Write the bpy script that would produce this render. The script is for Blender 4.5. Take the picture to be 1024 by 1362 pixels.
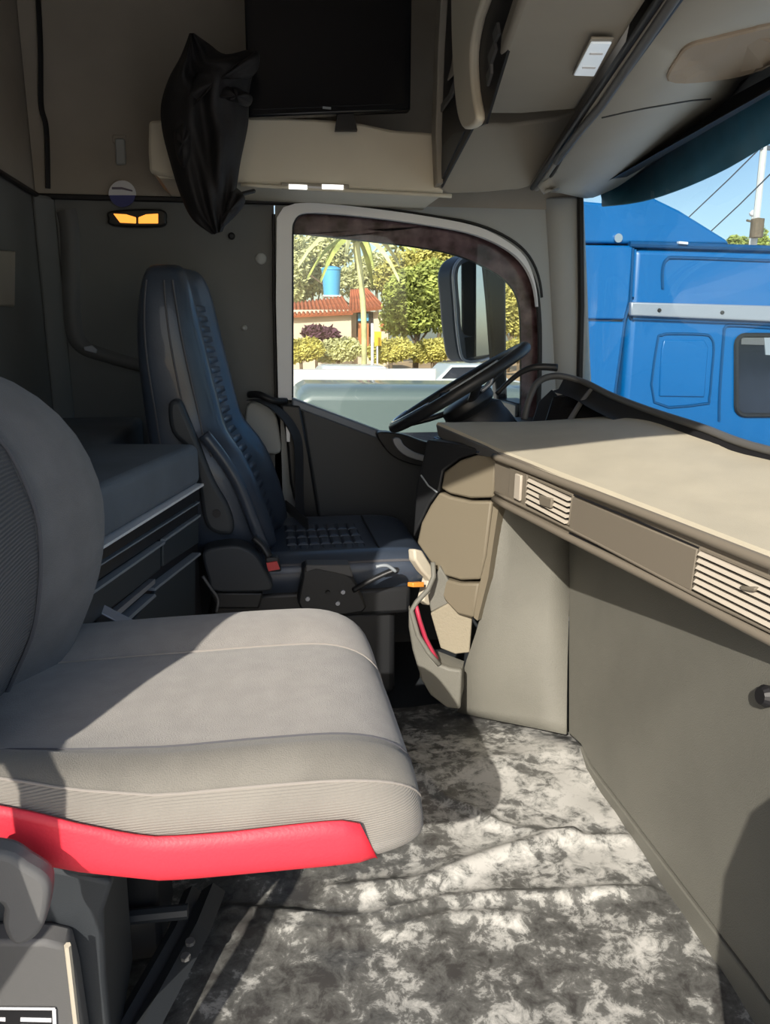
import bpy, bmesh, math, random
from mathutils import Vector, Matrix
V = Vector
random.seed(7)
C = bpy.context.scene.collection
for o in list(bpy.data.objects): bpy.data.objects.remove(o)

# ------------------------------------------------------------------ camera
F = 1020.0; PITCH = math.radians(13.2); YAW = math.radians(9.0); CAM = V((0, 0, 1.05))
cam_d = bpy.data.cameras.new('camera'); cam = bpy.data.objects.new('camera', cam_d); C.objects.link(cam)
cam_d.sensor_fit = 'VERTICAL'; cam_d.sensor_height = 36.0; cam_d.lens = F / 1362 * 36
cam_d.clip_start = 0.02; cam_d.clip_end = 1000
cam.location = CAM; cam.rotation_euler = (math.pi / 2 - PITCH, 0, -YAW)
bpy.context.scene.camera = cam
# ------------------------------------------------------------------ sky, sun, exposure
SUN_EL = math.radians(31.0); SUN_H = V((0.43, 0.903, 0))          # horizontal heading of the sunlight
world = bpy.data.worlds.new('sky'); bpy.context.scene.world = world; world.use_nodes = True
wn = world.node_tree; bg = wn.nodes['Background']
sky = wn.nodes.new('ShaderNodeTexSky'); sky.sky_type = 'NISHITA'; sky.sun_disc = False
sky.sun_elevation = SUN_EL; sky.sun_rotation = math.radians(203.5); sky.air_density = 1.0; sky.dust_density = 1.5
wn.links.new(sky.outputs[0], bg.inputs[0]); bg.inputs[1].default_value = 0.13
sl = bpy.data.lights.new('sun', 'SUN'); sl.energy = 4.3; sl.angle = math.radians(0.55); sl.color = (1.0, 0.93, 0.82)
so = bpy.data.objects.new('sun', sl); C.objects.link(so)
sdir = V((SUN_H.x * math.cos(SUN_EL), SUN_H.y * math.cos(SUN_EL), -math.sin(SUN_EL)))
so.rotation_euler = sdir.to_track_quat('-Z', 'Y').to_euler(); so.location = (-3, -6, 6)
vs = bpy.context.scene.view_settings
vs.view_transform = 'Standard'; vs.look = 'None'; vs.gamma = 1; vs.use_curve_mapping = False; vs.exposure = 0.45

# ------------------------------------------------------------------ photo pixel -> point on a plane of the place
FW = V((math.sin(YAW) * math.cos(PITCH), math.cos(YAW) * math.cos(PITCH), -math.sin(PITCH)))
RT = V((math.cos(YAW), -math.sin(YAW), 0)); UP = RT.cross(FW)
def ray(x, y): return FW + RT * ((x - 512) / F) - UP * ((y - 681) / F)
def PY(x, y, v): d = ray(x, y); return CAM + d * ((v - CAM.y) / d.y)
def PZ(x, y, v): d = ray(x, y); return CAM + d * ((v - CAM.z) / d.z)
def PX(x, y, v): d = ray(x, y); return CAM + d * ((v - CAM.x) / d.x)
def plane3(a, b, c):
    n = (b - a).cross(c - a).normalized()
    if n.dot(CAM - a) < 0: n = -n
    return (a, n)
def PP(x, y, pl): d = ray(x, y); return CAM + d * ((pl[0] - CAM).dot(pl[1]) / d.dot(pl[1]))
def lerp(a, b, t): return a + (b - a) * t

# ------------------------------------------------------------------ materials
def nn(nt, t, **k):
    n = nt.nodes.new(t)
    for a, v in k.items(): setattr(n, a, v)
    return n
def mat(name, col, rough=0.6, metal=0.0, var=0.0, vscale=8.0, bump=0.0, bscale=300.0, spec=0.5, col2=None, emit=None, estr=0.0, coat=0.0, wave=None, sheen=0.0, stretch=None):
    m = bpy.data.materials.new(name); m.use_nodes = True; nt = m.node_tree; b = nt.nodes['Principled BSDF']
    b.inputs['Base Color'].default_value = (*col, 1); b.inputs['Roughness'].default_value = rough
    b.inputs['Metallic'].default_value = metal; b.inputs['Specular IOR Level'].default_value = spec
    b.inputs['Coat Weight'].default_value = coat; b.inputs['Sheen Weight'].default_value = sheen
    tc = nn(nt, 'ShaderNodeTexCoord'); src = tc.outputs['Object']
    if stretch:
        mp = nn(nt, 'ShaderNodeMapping'); mp.inputs['Scale'].default_value = stretch
        nt.links.new(src, mp.inputs[0]); src = mp.outputs[0]
    if var or col2:
        no = nn(nt, 'ShaderNodeTexNoise'); no.inputs['Scale'].default_value = vscale; no.inputs['Detail'].default_value = 6
        nt.links.new(src, no.inputs['Vector'])
        rp = nn(nt, 'ShaderNodeValToRGB'); c2 = col2 or tuple(max(0, c * (1 - var)) for c in col)
        c1 = col if col2 else tuple(min(1, c * (1 + var)) for c in col)
        rp.color_ramp.elements[0].position = 0.35; rp.color_ramp.elements[0].color = (*c2, 1)
        rp.color_ramp.elements[1].position = 0.65; rp.color_ramp.elements[1].color = (*c1, 1)
        nt.links.new(no.outputs[0], rp.inputs[0]); nt.links.new(rp.outputs[0], b.inputs['Base Color'])
    if bump:
        if wave:
            bn = nn(nt, 'ShaderNodeTexWave'); bn.bands_direction = wave; bn.inputs['Scale'].default_value = bscale; bn.inputs['Distortion'].default_value = 0.6
            bn.inputs['Detail Scale'].default_value = 3
        else:
            bn = nn(nt, 'ShaderNodeTexNoise'); bn.inputs['Scale'].default_value = bscale; bn.inputs['Detail'].default_value = 3
        nt.links.new(src, bn.inputs['Vector'])
        bp = nn(nt, 'ShaderNodeBump'); bp.inputs['Strength'].default_value = bump; bp.inputs['Distance'].default_value = 0.002
        nt.links.new(bn.outputs['Fac'] if 'Fac' in bn.outputs else bn.outputs[0], bp.inputs['Height']); nt.links.new(bp.outputs[0], b.inputs['Normal'])
    if emit:
        b.inputs['Emission Color'].default_value = (*emit, 1); b.inputs['Emission Strength'].default_value = estr
    return m
def glass_mat(name, tint, fr=0.06, dirt=0.0):
    m = bpy.data.materials.new(name); m.use_nodes = True; nt = m.node_tree; nt.nodes.remove(nt.nodes['Principled BSDF'])
    out = nt.nodes['Material Output']; t = nn(nt, 'ShaderNodeBsdfTransparent'); t.inputs[0].default_value = (*tint, 1)
    g = nn(nt, 'ShaderNodeBsdfGlossy'); g.inputs['Roughness'].default_value = 0.02
    lw = nn(nt, 'ShaderNodeLayerWeight'); lw.inputs[0].default_value = 0.5
    pw = nn(nt, 'ShaderNodeMath', operation='POWER'); pw.inputs[1].default_value = 5; nt.links.new(lw.outputs['Facing'], pw.inputs[0])
    ma = nn(nt, 'ShaderNodeMath', operation='MULTIPLY_ADD'); ma.inputs[1].default_value = 0.9; ma.inputs[2].default_value = 0.03; nt.links.new(pw.outputs[0], ma.inputs[0])
    mx = nn(nt, 'ShaderNodeMixShader'); nt.links.new(ma.outputs[0], mx.inputs[0])
    nt.links.new(t.outputs[0], mx.inputs[1]); nt.links.new(g.outputs[0], mx.inputs[2]); nt.links.new(mx.outputs[0], out.inputs[0])
    return m
M = {}
M['lining_grey'] = mat('lining_grey', (0.165, 0.168, 0.165), 0.75, var=0.08, vscale=3, bump=0.25, bscale=500)
M['lining_beige'] = mat('lining_beige', (0.39, 0.35, 0.295), 0.8, var=0.08, vscale=3, bump=0.25, bscale=500)
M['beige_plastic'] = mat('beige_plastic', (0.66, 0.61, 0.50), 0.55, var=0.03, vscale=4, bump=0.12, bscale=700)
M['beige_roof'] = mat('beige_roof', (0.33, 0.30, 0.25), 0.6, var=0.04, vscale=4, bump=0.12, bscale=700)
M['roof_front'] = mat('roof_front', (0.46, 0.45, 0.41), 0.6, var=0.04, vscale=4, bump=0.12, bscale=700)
M['beige_patch'] = mat('beige_patch', (0.36, 0.29, 0.22), 0.7)
M['pillar'] = mat('pillar', (0.40, 0.42, 0.42), 0.55, bump=0.1, bscale=700)
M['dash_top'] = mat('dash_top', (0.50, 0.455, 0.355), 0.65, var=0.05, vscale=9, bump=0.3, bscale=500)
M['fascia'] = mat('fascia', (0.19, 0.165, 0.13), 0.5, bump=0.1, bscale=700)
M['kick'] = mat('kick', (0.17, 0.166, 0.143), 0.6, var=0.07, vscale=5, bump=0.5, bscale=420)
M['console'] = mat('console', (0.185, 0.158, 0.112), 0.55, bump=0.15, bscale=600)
M['bin_liner'] = mat('bin_liner', (0.30, 0.265, 0.195), 0.7, bump=0.6, bscale=160)
M['vent_slat'] = mat('vent_slat', (0.50, 0.45, 0.38), 0.45)
M['black'] = mat('black', (0.012, 0.012, 0.014), 0.5)
M['black_gloss'] = mat('black_gloss', (0.01, 0.01, 0.012), 0.18)
M['black_plastic'] = mat('black_plastic', (0.016, 0.017, 0.019), 0.42, bump=0.1, bscale=500)
M['dark_grey'] = mat('dark_grey', (0.034, 0.039, 0.045), 0.5, bump=0.15, bscale=500)
M['mid_grey'] = mat('mid_grey', (0.12, 0.12, 0.12), 0.55, bump=0.1, bscale=500)
M['dash_grey'] = mat('dash_grey', (0.10, 0.10, 0.10), 0.55, bump=0.1, bscale=500)
M['leather'] = mat('leather', (0.042, 0.055, 0.08), 0.38, coat=0.2, bump=0.15, bscale=220, var=0.1, vscale=10)
M['fabric'] = mat('fabric', (0.315, 0.295, 0.275), 0.95, var=0.06, vscale=30, bump=0.6, bscale=600, sheen=0.2)
M['fabric_rib'] = mat('fabric_rib', (0.25, 0.232, 0.205), 0.95, var=0.07, vscale=12, bump=0.6, bscale=110, wave='Z', sheen=0.2)
M['fabric_dark'] = mat('fabric_dark', (0.175, 0.165, 0.145), 0.9, var=0.18, vscale=9, bump=0.5, bscale=600, sheen=0.2)
M['fabric_back'] = mat('fabric_back', (0.15, 0.15, 0.155), 0.95, var=0.08, vscale=20, bump=0.6, bscale=500, sheen=0.15)
M['fabric_back_rib'] = mat('fabric_back_rib', (0.085, 0.085, 0.092), 0.95, bump=0.8, bscale=60, wave='Z', sheen=0.1)
M['red'] = mat('red', (0.80, 0.035, 0.06), 0.5, bump=0.2, bscale=300)
M['stitch'] = mat('stitch', (0.30, 0.275, 0.25), 0.8)
M['stitch_red'] = mat('stitch_red', (0.9, 0.25, 0.25), 0.8)
M['stitch_dark'] = mat('stitch_dark', (0.10, 0.10, 0.11), 0.8)
M['chrome'] = mat('chrome', (0.62, 0.64, 0.68), 0.22, metal=1.0)
M['steel'] = mat('steel', (0.42, 0.44, 0.48), 0.4, metal=0.6)
M['mattress'] = mat('mattress', (0.14, 0.16, 0.185), 0.85, bump=0.5, bscale=350, var=0.1, vscale=6)
M['drawer'] = mat('drawer', (0.035, 0.045, 0.052), 0.45)
M['drawer_edge'] = mat('drawer_edge', (0.28, 0.31, 0.34), 0.35)
M['cloth_black'] = mat('cloth_black', (0.014, 0.013, 0.015), 0.75, bump=0.4, bscale=200, var=0.2, vscale=10)
M['tv'] = mat('tv', (0.004, 0.005, 0.008), 0.25)
M['orange_lamp'] = mat('orange_lamp', (0.9, 0.5, 0.1), 0.4, emit=(1.0, 0.36, 0.05), estr=1.0)
M['white_lamp'] = mat('white_lamp', (0.9, 0.9, 0.9), 0.4, emit=(1.0, 0.98, 0.95), estr=1.3)
M['roof_lamp'] = mat('roof_lamp', (0.8, 0.85, 0.85), 0.25, emit=(0.8, 0.9, 1.0), estr=0.25)
M['frame_light'] = mat('frame_light', (0.88, 0.88, 0.89), 0.4)
M['sill'] = mat('sill', (0.16, 0.19, 0.24), 0.35)
M['white'] = mat('white', (0.75, 0.75, 0.78), 0.5)
M['navy'] = mat('navy', (0.05, 0.06, 0.22), 0.5)
M['purple_dark'] = mat('purple_dark', (0.12, 0.10, 0.14), 0.5)
M['maroon'] = mat('maroon', (0.26, 0.15, 0.18), 0.3, col2=(0.05, 0.012, 0.018), vscale=16)
M['teal'] = mat('teal', (0.055, 0.20, 0.27), 0.5, var=0.25, vscale=6)
M['belt'] = mat('belt', (0.035, 0.037, 0.042), 0.6, bump=0.4, bscale=300)
M['cream'] = mat('cream', (0.55, 0.50, 0.40), 0.6)
M['orange'] = mat('orange', (0.85, 0.32, 0.05), 0.4)
M['red_trim'] = mat('red_trim', (0.45, 0.03, 0.07), 0.5)
M['buckle_red'] = mat('buckle_red', (0.6, 0.05, 0.05), 0.4)
M['truck_blue'] = mat('truck_blue', (0.001, 0.115, 0.33), 0.35, coat=0.1)
M['truck_blue_dark'] = mat('truck_blue_dark', (0.002, 0.06, 0.17), 0.4)
M['truck_glass'] = mat('truck_glass', (0.02, 0.024, 0.034), 0.08, var=0.3, vscale=2)
M['rubber'] = mat('rubber', (0.018, 0.018, 0.018), 0.7)
M['mirror'] = mat('mirror', (0.7, 0.72, 0.74), 0.06, metal=1.0)
M['mirror_shell'] = mat('mirror_shell', (0.06, 0.07, 0.085), 0.35)
M['concrete'] = mat('concrete', (0.62, 0.60, 0.57), 0.9, var=0.06, vscale=0.6)
M['white_wall'] = mat('white_wall', (0.60, 0.58, 0.56), 0.8, var=0.05, vscale=0.8)
M['dirt'] = mat('dirt', (0.50, 0.34, 0.18), 0.95, var=0.2, vscale=0.5)
M['roof_tile'] = mat('roof_tile', (0.38, 0.11, 0.05), 0.8, var=0.25, vscale=1.5)
M['house_wall'] = mat('house_wall', (0.66, 0.57, 0.45), 0.85, var=0.08, vscale=0.7)
M['house_brick'] = mat('house_brick', (0.50, 0.19, 0.08), 0.85)
M['tank'] = mat('tank', (0.10, 0.42, 0.72), 0.4)
M['leaf_yellow'] = mat('leaf_yellow', (0.50, 0.46, 0.13), 0.7, var=0.35, vscale=1.2)
M['leaf_green'] = mat('leaf_green', (0.36, 0.40, 0.10), 0.7, var=0.4, vscale=1.2)
M['leaf_pale'] = mat('leaf_pale', (0.56, 0.56, 0.28), 0.7, var=0.3, vscale=1.2)
M['leaf_plum'] = mat('leaf_plum', (0.12, 0.05, 0.08), 0.8)
M['bark'] = mat('bark', (0.16, 0.12, 0.08), 0.9, var=0.2, vscale=4)
M['van'] = mat('van', (0.12, 0.16, 0.155), 0.35, coat=0.3)
M['car_white'] = mat('car_white', (0.8, 0.8, 0.8), 0.3, coat=0.4)
M['car_silver'] = mat('car_silver', (0.50, 0.54, 0.55), 0.3, coat=0.4)
M['yellow'] = mat('yellow', (0.75, 0.45, 0.03), 0.5)
M['wire'] = mat('wire', (0.10, 0.11, 0.13), 0.6)
M['glass_clear'] = glass_mat('glass_clear', (0.93, 0.96, 0.95))
M['windshield'] = glass_mat('windshield', (0.86, 0.93, 0.96))

def floor_material():
    m = bpy.data.materials.new('marbled_sheet'); m.use_nodes = True; nt = m.node_tree; b = nt.nodes['Principled BSDF']
    tc = nn(nt, 'ShaderNodeTexCoord')
    n1 = nn(nt, 'ShaderNodeTexNoise'); n1.inputs['Scale'].default_value = 27; n1.inputs['Detail'].default_value = 9; n1.inputs['Roughness'].default_value = 0.72; n1.inputs['Distortion'].default_value = 0.35
    n2 = nn(nt, 'ShaderNodeTexNoise'); n2.inputs['Scale'].default_value = 6; n2.inputs['Detail'].default_value = 3
    for n in (n1, n2): nt.links.new(tc.outputs['Object'], n.inputs['Vector'])
    ad = nn(nt, 'ShaderNodeMath', operation='MULTIPLY_ADD'); ad.inputs[1].default_value = 0.55
    nt.links.new(n2.outputs[0], ad.inputs[0]); nt.links.new(n1.outputs[0], ad.inputs[2])
    # a lighter round patch, fading outward, in front of the console
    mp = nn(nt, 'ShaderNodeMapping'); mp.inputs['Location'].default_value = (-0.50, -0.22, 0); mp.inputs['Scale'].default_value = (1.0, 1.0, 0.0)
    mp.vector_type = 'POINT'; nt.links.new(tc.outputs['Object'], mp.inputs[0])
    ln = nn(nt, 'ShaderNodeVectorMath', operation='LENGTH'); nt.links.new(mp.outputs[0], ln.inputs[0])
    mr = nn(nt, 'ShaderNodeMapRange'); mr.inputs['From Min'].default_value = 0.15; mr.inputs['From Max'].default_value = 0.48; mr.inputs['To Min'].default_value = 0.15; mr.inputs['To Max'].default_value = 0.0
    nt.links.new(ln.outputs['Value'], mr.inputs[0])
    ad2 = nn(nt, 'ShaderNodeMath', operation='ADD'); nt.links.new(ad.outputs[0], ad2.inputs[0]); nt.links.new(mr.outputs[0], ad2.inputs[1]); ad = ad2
    rp = nn(nt, 'ShaderNodeValToRGB'); e = rp.color_ramp.elements
    e[0].position = 0.64; e[0].color = (0.065, 0.062, 0.06, 1); e[1].position = 0.97; e[1].color = (0.60, 0.59, 0.56, 1)
    for p, c in ((0.72, 0.11), (0.80, 0.15), (0.825, 0.20), (0.85, 0.34)):
        x = e.new(p); x.color = (c, c, c * 0.95, 1)
    nt.links.new(ad.outputs[0], rp.inputs[0]); nt.links.new(rp.outputs[0], b.inputs['Base Color'])
    b.inputs['Roughness'].default_value = 0.32
    bp = nn(nt, 'ShaderNodeBump'); bp.inputs['Strength'].default_value = 0.35; bp.inputs['Distance'].default_value = 0.004
    n3 = nn(nt, 'ShaderNodeTexNoise'); n3.inputs['Scale'].default_value = 14; n3.inputs['Detail'].default_value = 4
    nt.links.new(tc.outputs['Object'], n3.inputs['Vector']); nt.links.new(n3.outputs[0], bp.inputs['Height']); nt.links.new(bp.outputs[0], b.inputs['Normal'])
    return m
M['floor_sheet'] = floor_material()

# ------------------------------------------------------------------ object helpers
WL = {}
def thing(name, label, cat, loc, group=None):
    o = bpy.data.objects.new(name, None); C.objects.link(o); o.location = loc; o.empty_display_size = 0.05
    WL[o] = V(loc); tag(o, label, cat, group); return o
def tag(o, label, cat, group=None, kind=None):
    o['label'] = label; o['category'] = cat
    if group: o['group'] = group
    if kind: o['kind'] = kind
    return o
def obj(name, geo, m, parent=None, smooth=False, bevel=0.0, sub=0, solid=0.0, seg=2, plabel=None, auto=None):
    verts, faces = geo
    verts = [V(v) for v in verts]
    lo = V([min(v[i] for v in verts) for i in range(3)]); hi = V([max(v[i] for v in verts) for i in range(3)])
    c = (lo + hi) / 2
    me = bpy.data.meshes.new(name); me.from_pydata([tuple(v - c) for v in verts], [], faces); me.validate()
    bm = bmesh.new(); bm.from_mesh(me); bmesh.ops.recalc_face_normals(bm, faces=bm.faces); bm.to_mesh(me); bm.free()
    me.materials.append(M[m]); me.update()
    o = bpy.data.objects.new(name, me); C.objects.link(o); o.location = c; WL[o] = c
    if parent is not None:
        o.parent = parent; o.matrix_parent_inverse = Matrix.Translation(-WL[parent])
    if solid:
        md = o.modifiers.new('solid', 'SOLIDIFY'); md.thickness = abs(solid); md.offset = 1 if solid > 0 else -1
    if bevel:
        md = o.modifiers.new('bevel', 'BEVEL'); md.width = bevel; md.segments = seg; md.limit_method = 'ANGLE'; md.angle_limit = math.radians(35)
    if sub:
        md = o.modifiers.new('sub', 'SUBSURF'); md.levels = sub; md.render_levels = sub
    if smooth or sub:
        for p in me.polygons: p.use_smooth = True
    elif bevel:
        for p in me.polygons: p.use_smooth = True
        try: me.set_sharp_from_angle(angle=math.radians(35))
        except Exception: pass
    if plabel: o['label'] = plabel
    return o
def struct(name, geo, m, parent=None, **k):
    o = obj(name, geo, m, parent, **k)
    if parent is None: o['kind'] = 'structure'
    return o
def merge(*gs):
    vs_, fs = [], []
    for v, f in gs:
        n = len(vs_); vs_ += list(v); fs += [tuple(i + n for i in x) for x in f]
    return vs_, fs
def box(x0, x1, y0, y1, z0, z1):
    v = [V((x, y, z)) for z in (z0, z1) for y in (y0, y1) for x in (x0, x1)]
    return v, [(0, 2, 3, 1), (4, 5, 7, 6), (0, 1, 5, 4), (2, 6, 7, 3), (0, 4, 6, 2), (1, 3, 7, 5)]
def prism(poly, vec):
    n = len(poly); vec = V(vec); v = [V(p) for p in poly] + [V(p) + vec for p in poly]
    f = [tuple(range(n))[::-1], tuple(range(n, 2 * n))] + [(i, (i + 1) % n, n + (i + 1) % n, n + i) for i in range(n)]
    return v, f
def slab(pix, pl, t0, t1):                                   # outline on a plane, from t0 to t1 along its normal
    pts = [PP(x, y, pl) for x, y in pix]
    return prism([p + pl[1] * t0 for p in pts], pl[1] * (t1 - t0))
def cat(pts, n=6, closed=False):
    P = [V(p) for p in pts]; L = len(P); out = []
    for i in range(L if closed else L - 1):
        if closed: a, b, c, d = P[(i - 1) % L], P[i], P[(i + 1) % L], P[(i + 2) % L]
        else: a, b, c, d = P[max(i - 1, 0)], P[i], P[i + 1], P[min(i + 2, L - 1)]
        for k in range(n):
            t = k / n
            out.append(0.5 * ((2 * b) + (c - a) * t + (2 * a - 5 * b + 4 * c - d) * t * t + (3 * b - a - 3 * c + d) * t ** 3))
    if not closed: out.append(P[-1])
    return out
def cat2(pts, n=6, closed=False): return [(p.x, p.y) for p in cat([V((a, b, 0)) for a, b in pts], n, closed)]
def tube(path, r, seg=8, closed=False, rs=None, flat=1.0, upv=None):
    P = [V(p) for p in path]; n = len(P); v, f = [], []
    prev = None
    for i, p in enumerate(P):
        if closed: t = P[(i + 1) % n] - P[i - 1]
        else: t = P[min(i + 1, n - 1)] - P[max(i - 1, 0)]
        t = t.normalized() if t.length > 1e-9 else V((0, 0, 1))
        if prev is None:
            u = V(upv) if upv is not None else (V((0, 0, 1)) if abs(t.z) < 0.9 else V((1, 0, 0)))
        else: u = prev
        u = (u - t * u.dot(t)); u = u.normalized() if u.length > 1e-6 else V((1, 0, 0)); prev = u
        w = t.cross(u); rr = rs[i] if rs else r
        for k in range(seg):
            a = 2 * math.pi * k / seg
            v.append(p + u * (math.cos(a) * rr * flat) + w * (math.sin(a) * rr))
    rings = n if closed else n - 1
    for i in range(rings):
        j = (i + 1) % n
        for k in range(seg):
            f.append((i * seg + k, i * seg + (k + 1) % seg, j * seg + (k + 1) % seg, j * seg + k))
    if not closed:
        f.append(tuple(range(seg))[::-1]); f.append(tuple((n - 1) * seg + k for k in range(seg)))
    return v, f
def ribbon(path, width, thick):                              # strap: path, width vector, thickness vector
    P = [V(p) for p in path]; w = V(width) / 2; t = V(thick) / 2; v, f = [], []
    for p in P: v += [p - w - t, p + w - t, p + w + t, p - w + t]
    for i in range(len(P) - 1):
        a = i * 4; b = a + 4
        for k in range(4): f.append((a + k, a + (k + 1) % 4, b + (k + 1) % 4, b + k))
    f.append((3, 2, 1, 0)); L = (len(P) - 1) * 4; f.append((L, L + 1, L + 2, L + 3))
    return v, f
def loft(secs, caps=True, closed=True):
    n = len(secs[0]); v = [V(p) for s in secs for p in s]; f = []
    for i in range(len(secs) - 1):
        for k in range(n if closed else n - 1):
            f.append((i * n + k, i * n + (k + 1) % n, (i + 1) * n + (k + 1) % n, (i + 1) * n + k))
    if caps and closed: f.append(tuple(range(n))[::-1]); f.append(tuple((len(secs) - 1) * n + k for k in range(n)))
    return v, f
def lathe(prof, c, axis=V((0, 0, 1)), seg=24):               # profile [(r, h)] around an axis through c
    axis = V(axis).normalized(); u = axis.orthogonal().normalized(); w = axis.cross(u)
    secs = [[V(c) + axis * h + (u * math.cos(2 * math.pi * k / seg) + w * math.sin(2 * math.pi * k / seg)) * max(r, 1e-4) for k in range(seg)] for r, h in prof]
    return loft(secs)
def plate(outer, holes, vec):                                # flat plate with holes, pushed along vec
    bm = bmesh.new(); edges = []
    for loop in [outer] + holes:
        vv = [bm.verts.new(p) for p in loop]
        for i in range(len(vv)): edges.append(bm.edges.new((vv[i], vv[(i + 1) % len(vv)])))
    bmesh.ops.triangle_fill(bm, use_beauty=True, edges=edges)
    r = bmesh.ops.extrude_face_region(bm, geom=list(bm.faces))
    bmesh.ops.translate(bm, vec=V(vec), verts=[g for g in r['geom'] if isinstance(g, bmesh.types.BMVert)])
    bm.verts.index_update(); v = [x.co.copy() for x in bm.verts]; f = [tuple(y.index for y in x.verts) for x in bm.faces]; bm.free()
    return v, f
def rrect(x0, y0, x1, y1, r, n=4):
    out = []
    for cx, cy, a0 in ((x1 - r, y1 - r, 0), (x0 + r, y1 - r, 90), (x0 + r, y0 + r, 180), (x1 - r, y0 + r, 270)):
        for k in range(n + 1):
            a = math.radians(a0 + 90 * k / n); out.append((cx + r * math.cos(a), cy + r * math.sin(a)))
    return out
def off(poly, d):                                            # grow a 2D outline by d (pixels or metres)
    n = len(poly); out = []; area = sum(poly[i][0] * poly[(i + 1) % n][1] - poly[(i + 1) % n][0] * poly[i][1] for i in range(n))
    s = 1 if area > 0 else -1
    for i in range(n):
        a, b, c = V(poly[i - 1]), V(poly[i]), V(poly[(i + 1) % n])
        n1 = V(((b - a).y, -(b - a).x)); n2 = V(((c - b).y, -(c - b).x)); m_ = n1.normalized() + n2.normalized()
        m_ = m_.normalized() if m_.length > 1e-6 else n1.normalized()
        out.append((b.x + m_.x * d * s, b.y + m_.y * d * s))
    return out
def fn(tab, x):
    if x <= tab[0][0]: return tab[0][1]
    for (a, b), (c, d) in zip(tab, tab[1:]):
        if x <= c: t = (x - a) / (c - a); return b + (d - b) * t
    return tab[-1][1]
def sm(tab, x):                                              # smooth table lookup
    if x <= tab[0][0]: return tab[0][1]
    L = len(tab)
    for i in range(L - 1):
        if x <= tab[i + 1][0]:
            t = (x - tab[i][0]) / (tab[i + 1][0] - tab[i][0]); t = t * t * (3 - 2 * t) * 0.5 + t * 0.5
            return tab[i][1] + (tab[i + 1][1] - tab[i][1]) * t
    return tab[-1][1]


# ================================================================== the cab shell
WY = 2.75; RX = -0.69; RY = 0.50; ZS = 1.47; ZC = 2.15; GZ = -1.25
LP = (V((0, WY, 0)), V((0, -1, 0)))                          # left wall plane
def L3(x, y, t=0.0): return PP(x, y, LP) + LP[1] * t
struct('floor', box(RX, 1.45, RY, WY + .05, -.16, -.10), 'dark_grey')
struct('ceiling', box(RX - .05, 1.40, RY - .05, WY + .06, ZC, ZC + .05), 'lining_beige')
struct('wall_rear', box(RX - .05, RX, RY - .05, WY + .06, -.06, ZS), 'lining_grey')
struct('trim_1', box(RX - .05, RX - .004, RY - .05, WY + .06, ZS, ZC), 'lining_beige')          # upper rear lining
XW = L3(368, 400).x
struct('wall_left', box(RX, XW, WY, WY + .06, -.06, ZS), 'lining_grey')
struct('trim_2', box(RX, 1.09, WY - .004, WY + .06, ZS, ZC), 'lining_beige')                    # upper left lining
sp = [V((RX + .012, RY, ZS)), V((RX + .012, WY - .012, ZS)), V((.08, WY - .012, ZS)), V((.3, WY - .012, ZS))]
struct('trim_3', tube(sp, .009, 6), 'black')
struct('trim_4', tube(cat([L3(50, -60, .02), L3(56, 60, .02), L3(57, 140, .02), L3(64, 175, .02), L3(66, 252, .02)], 6), .008, 6), 'black')
# recess rib moulded in the left wall
rib = cat2([(88, 280), (92, 300), (94, 340), (94, 400), (98, 440), (112, 462), (140, 473), (185, 486), (230, 495)], 5)
v = []; f = []
for i, (x, y) in enumerate(rib):
    a = V(rib[min(i + 1, len(rib) - 1)]) - V(rib[max(i - 1, 0)]); a.normalize(); nx, ny = -a.y, a.x
    w = 13 if y < 440 else fn([(440, 13), (470, 9), (500, 7)], y)
    v += [L3(x + nx * w, y + ny * w, .001), L3(x + nx * w * .5, y + ny * w * .5, .018), L3(x - nx * w * .6, y - ny * w * .6, .014), L3(x - nx * w, y - ny * w, .001)]
for i in range(len(rib) - 1):
    for k in range(3): f.append((i * 4 + k, i * 4 + k + 1, i * 4 + 5 + k, i * 4 + 4 + k))
struct('trim_5', (v, f), 'mid_grey', smooth=True)
# vertical corner column between rear and left walls
struct('trim_6', prism([V((RX, WY, 0)), V((RX, WY - .06, 0)), V((RX + .03, WY - .045, 0)), V((RX + .06, WY, 0))], V((0, 0, ZS))), 'lining_grey', bevel=.01)

# window opening in the driver's door (outline on the left wall plane)
win_top = cat2([(388, 312), (390, 296), (402, 284), (440, 284), (500, 290), (560, 298), (620, 309), (662, 325), (692, 347), (709, 378), (715, 420), (716, 480), (714, 560)], 4)
win_bot = [(712, 655), (600, 612), (500, 573), (388, 531)]
win = win_top + win_bot
WP = [L3(x, y) for x, y in win]
# pillar and header lining around the window
pil = [(366, 700), (366, 272), (380, 266), (600, 263), (773, 262), (779, 380), (784, 520), (795, 720)] 
hole = off(win, 3)
pilw = plate([L3(x, y) for x, y in [(366, 720), (366, 272), (380, 266), (600, 263), (776, 262), (781, 380), (786, 520), (797, 720)]], [[L3(x, y) for x, y in hole]], V((0, .06, 0)))
struct('trim_7', pilw, 'pillar', bevel=0)
# A pillar inner cover, rounded
ap = []
for x0, x1, y in ((724, 776, 264), (729, 779, 340), (734, 782, 430), (738, 786, 505), (742, 792, 600)):
    a, b = L3(x0, y), L3(x1, y); d = b - a
    ap.append([a, a + d * .12 + V((0, -.02, 0)), a + d * .5 + V((0, -.035, 0)), a + d * .9 + V((0, -.03, 0)), b + V((0, 0, 0)), b + V((.0, .05, 0)), a + V((0, .05, 0))])
struct('trim_8', loft(ap), 'pillar', smooth=False, bevel=.006)
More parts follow.
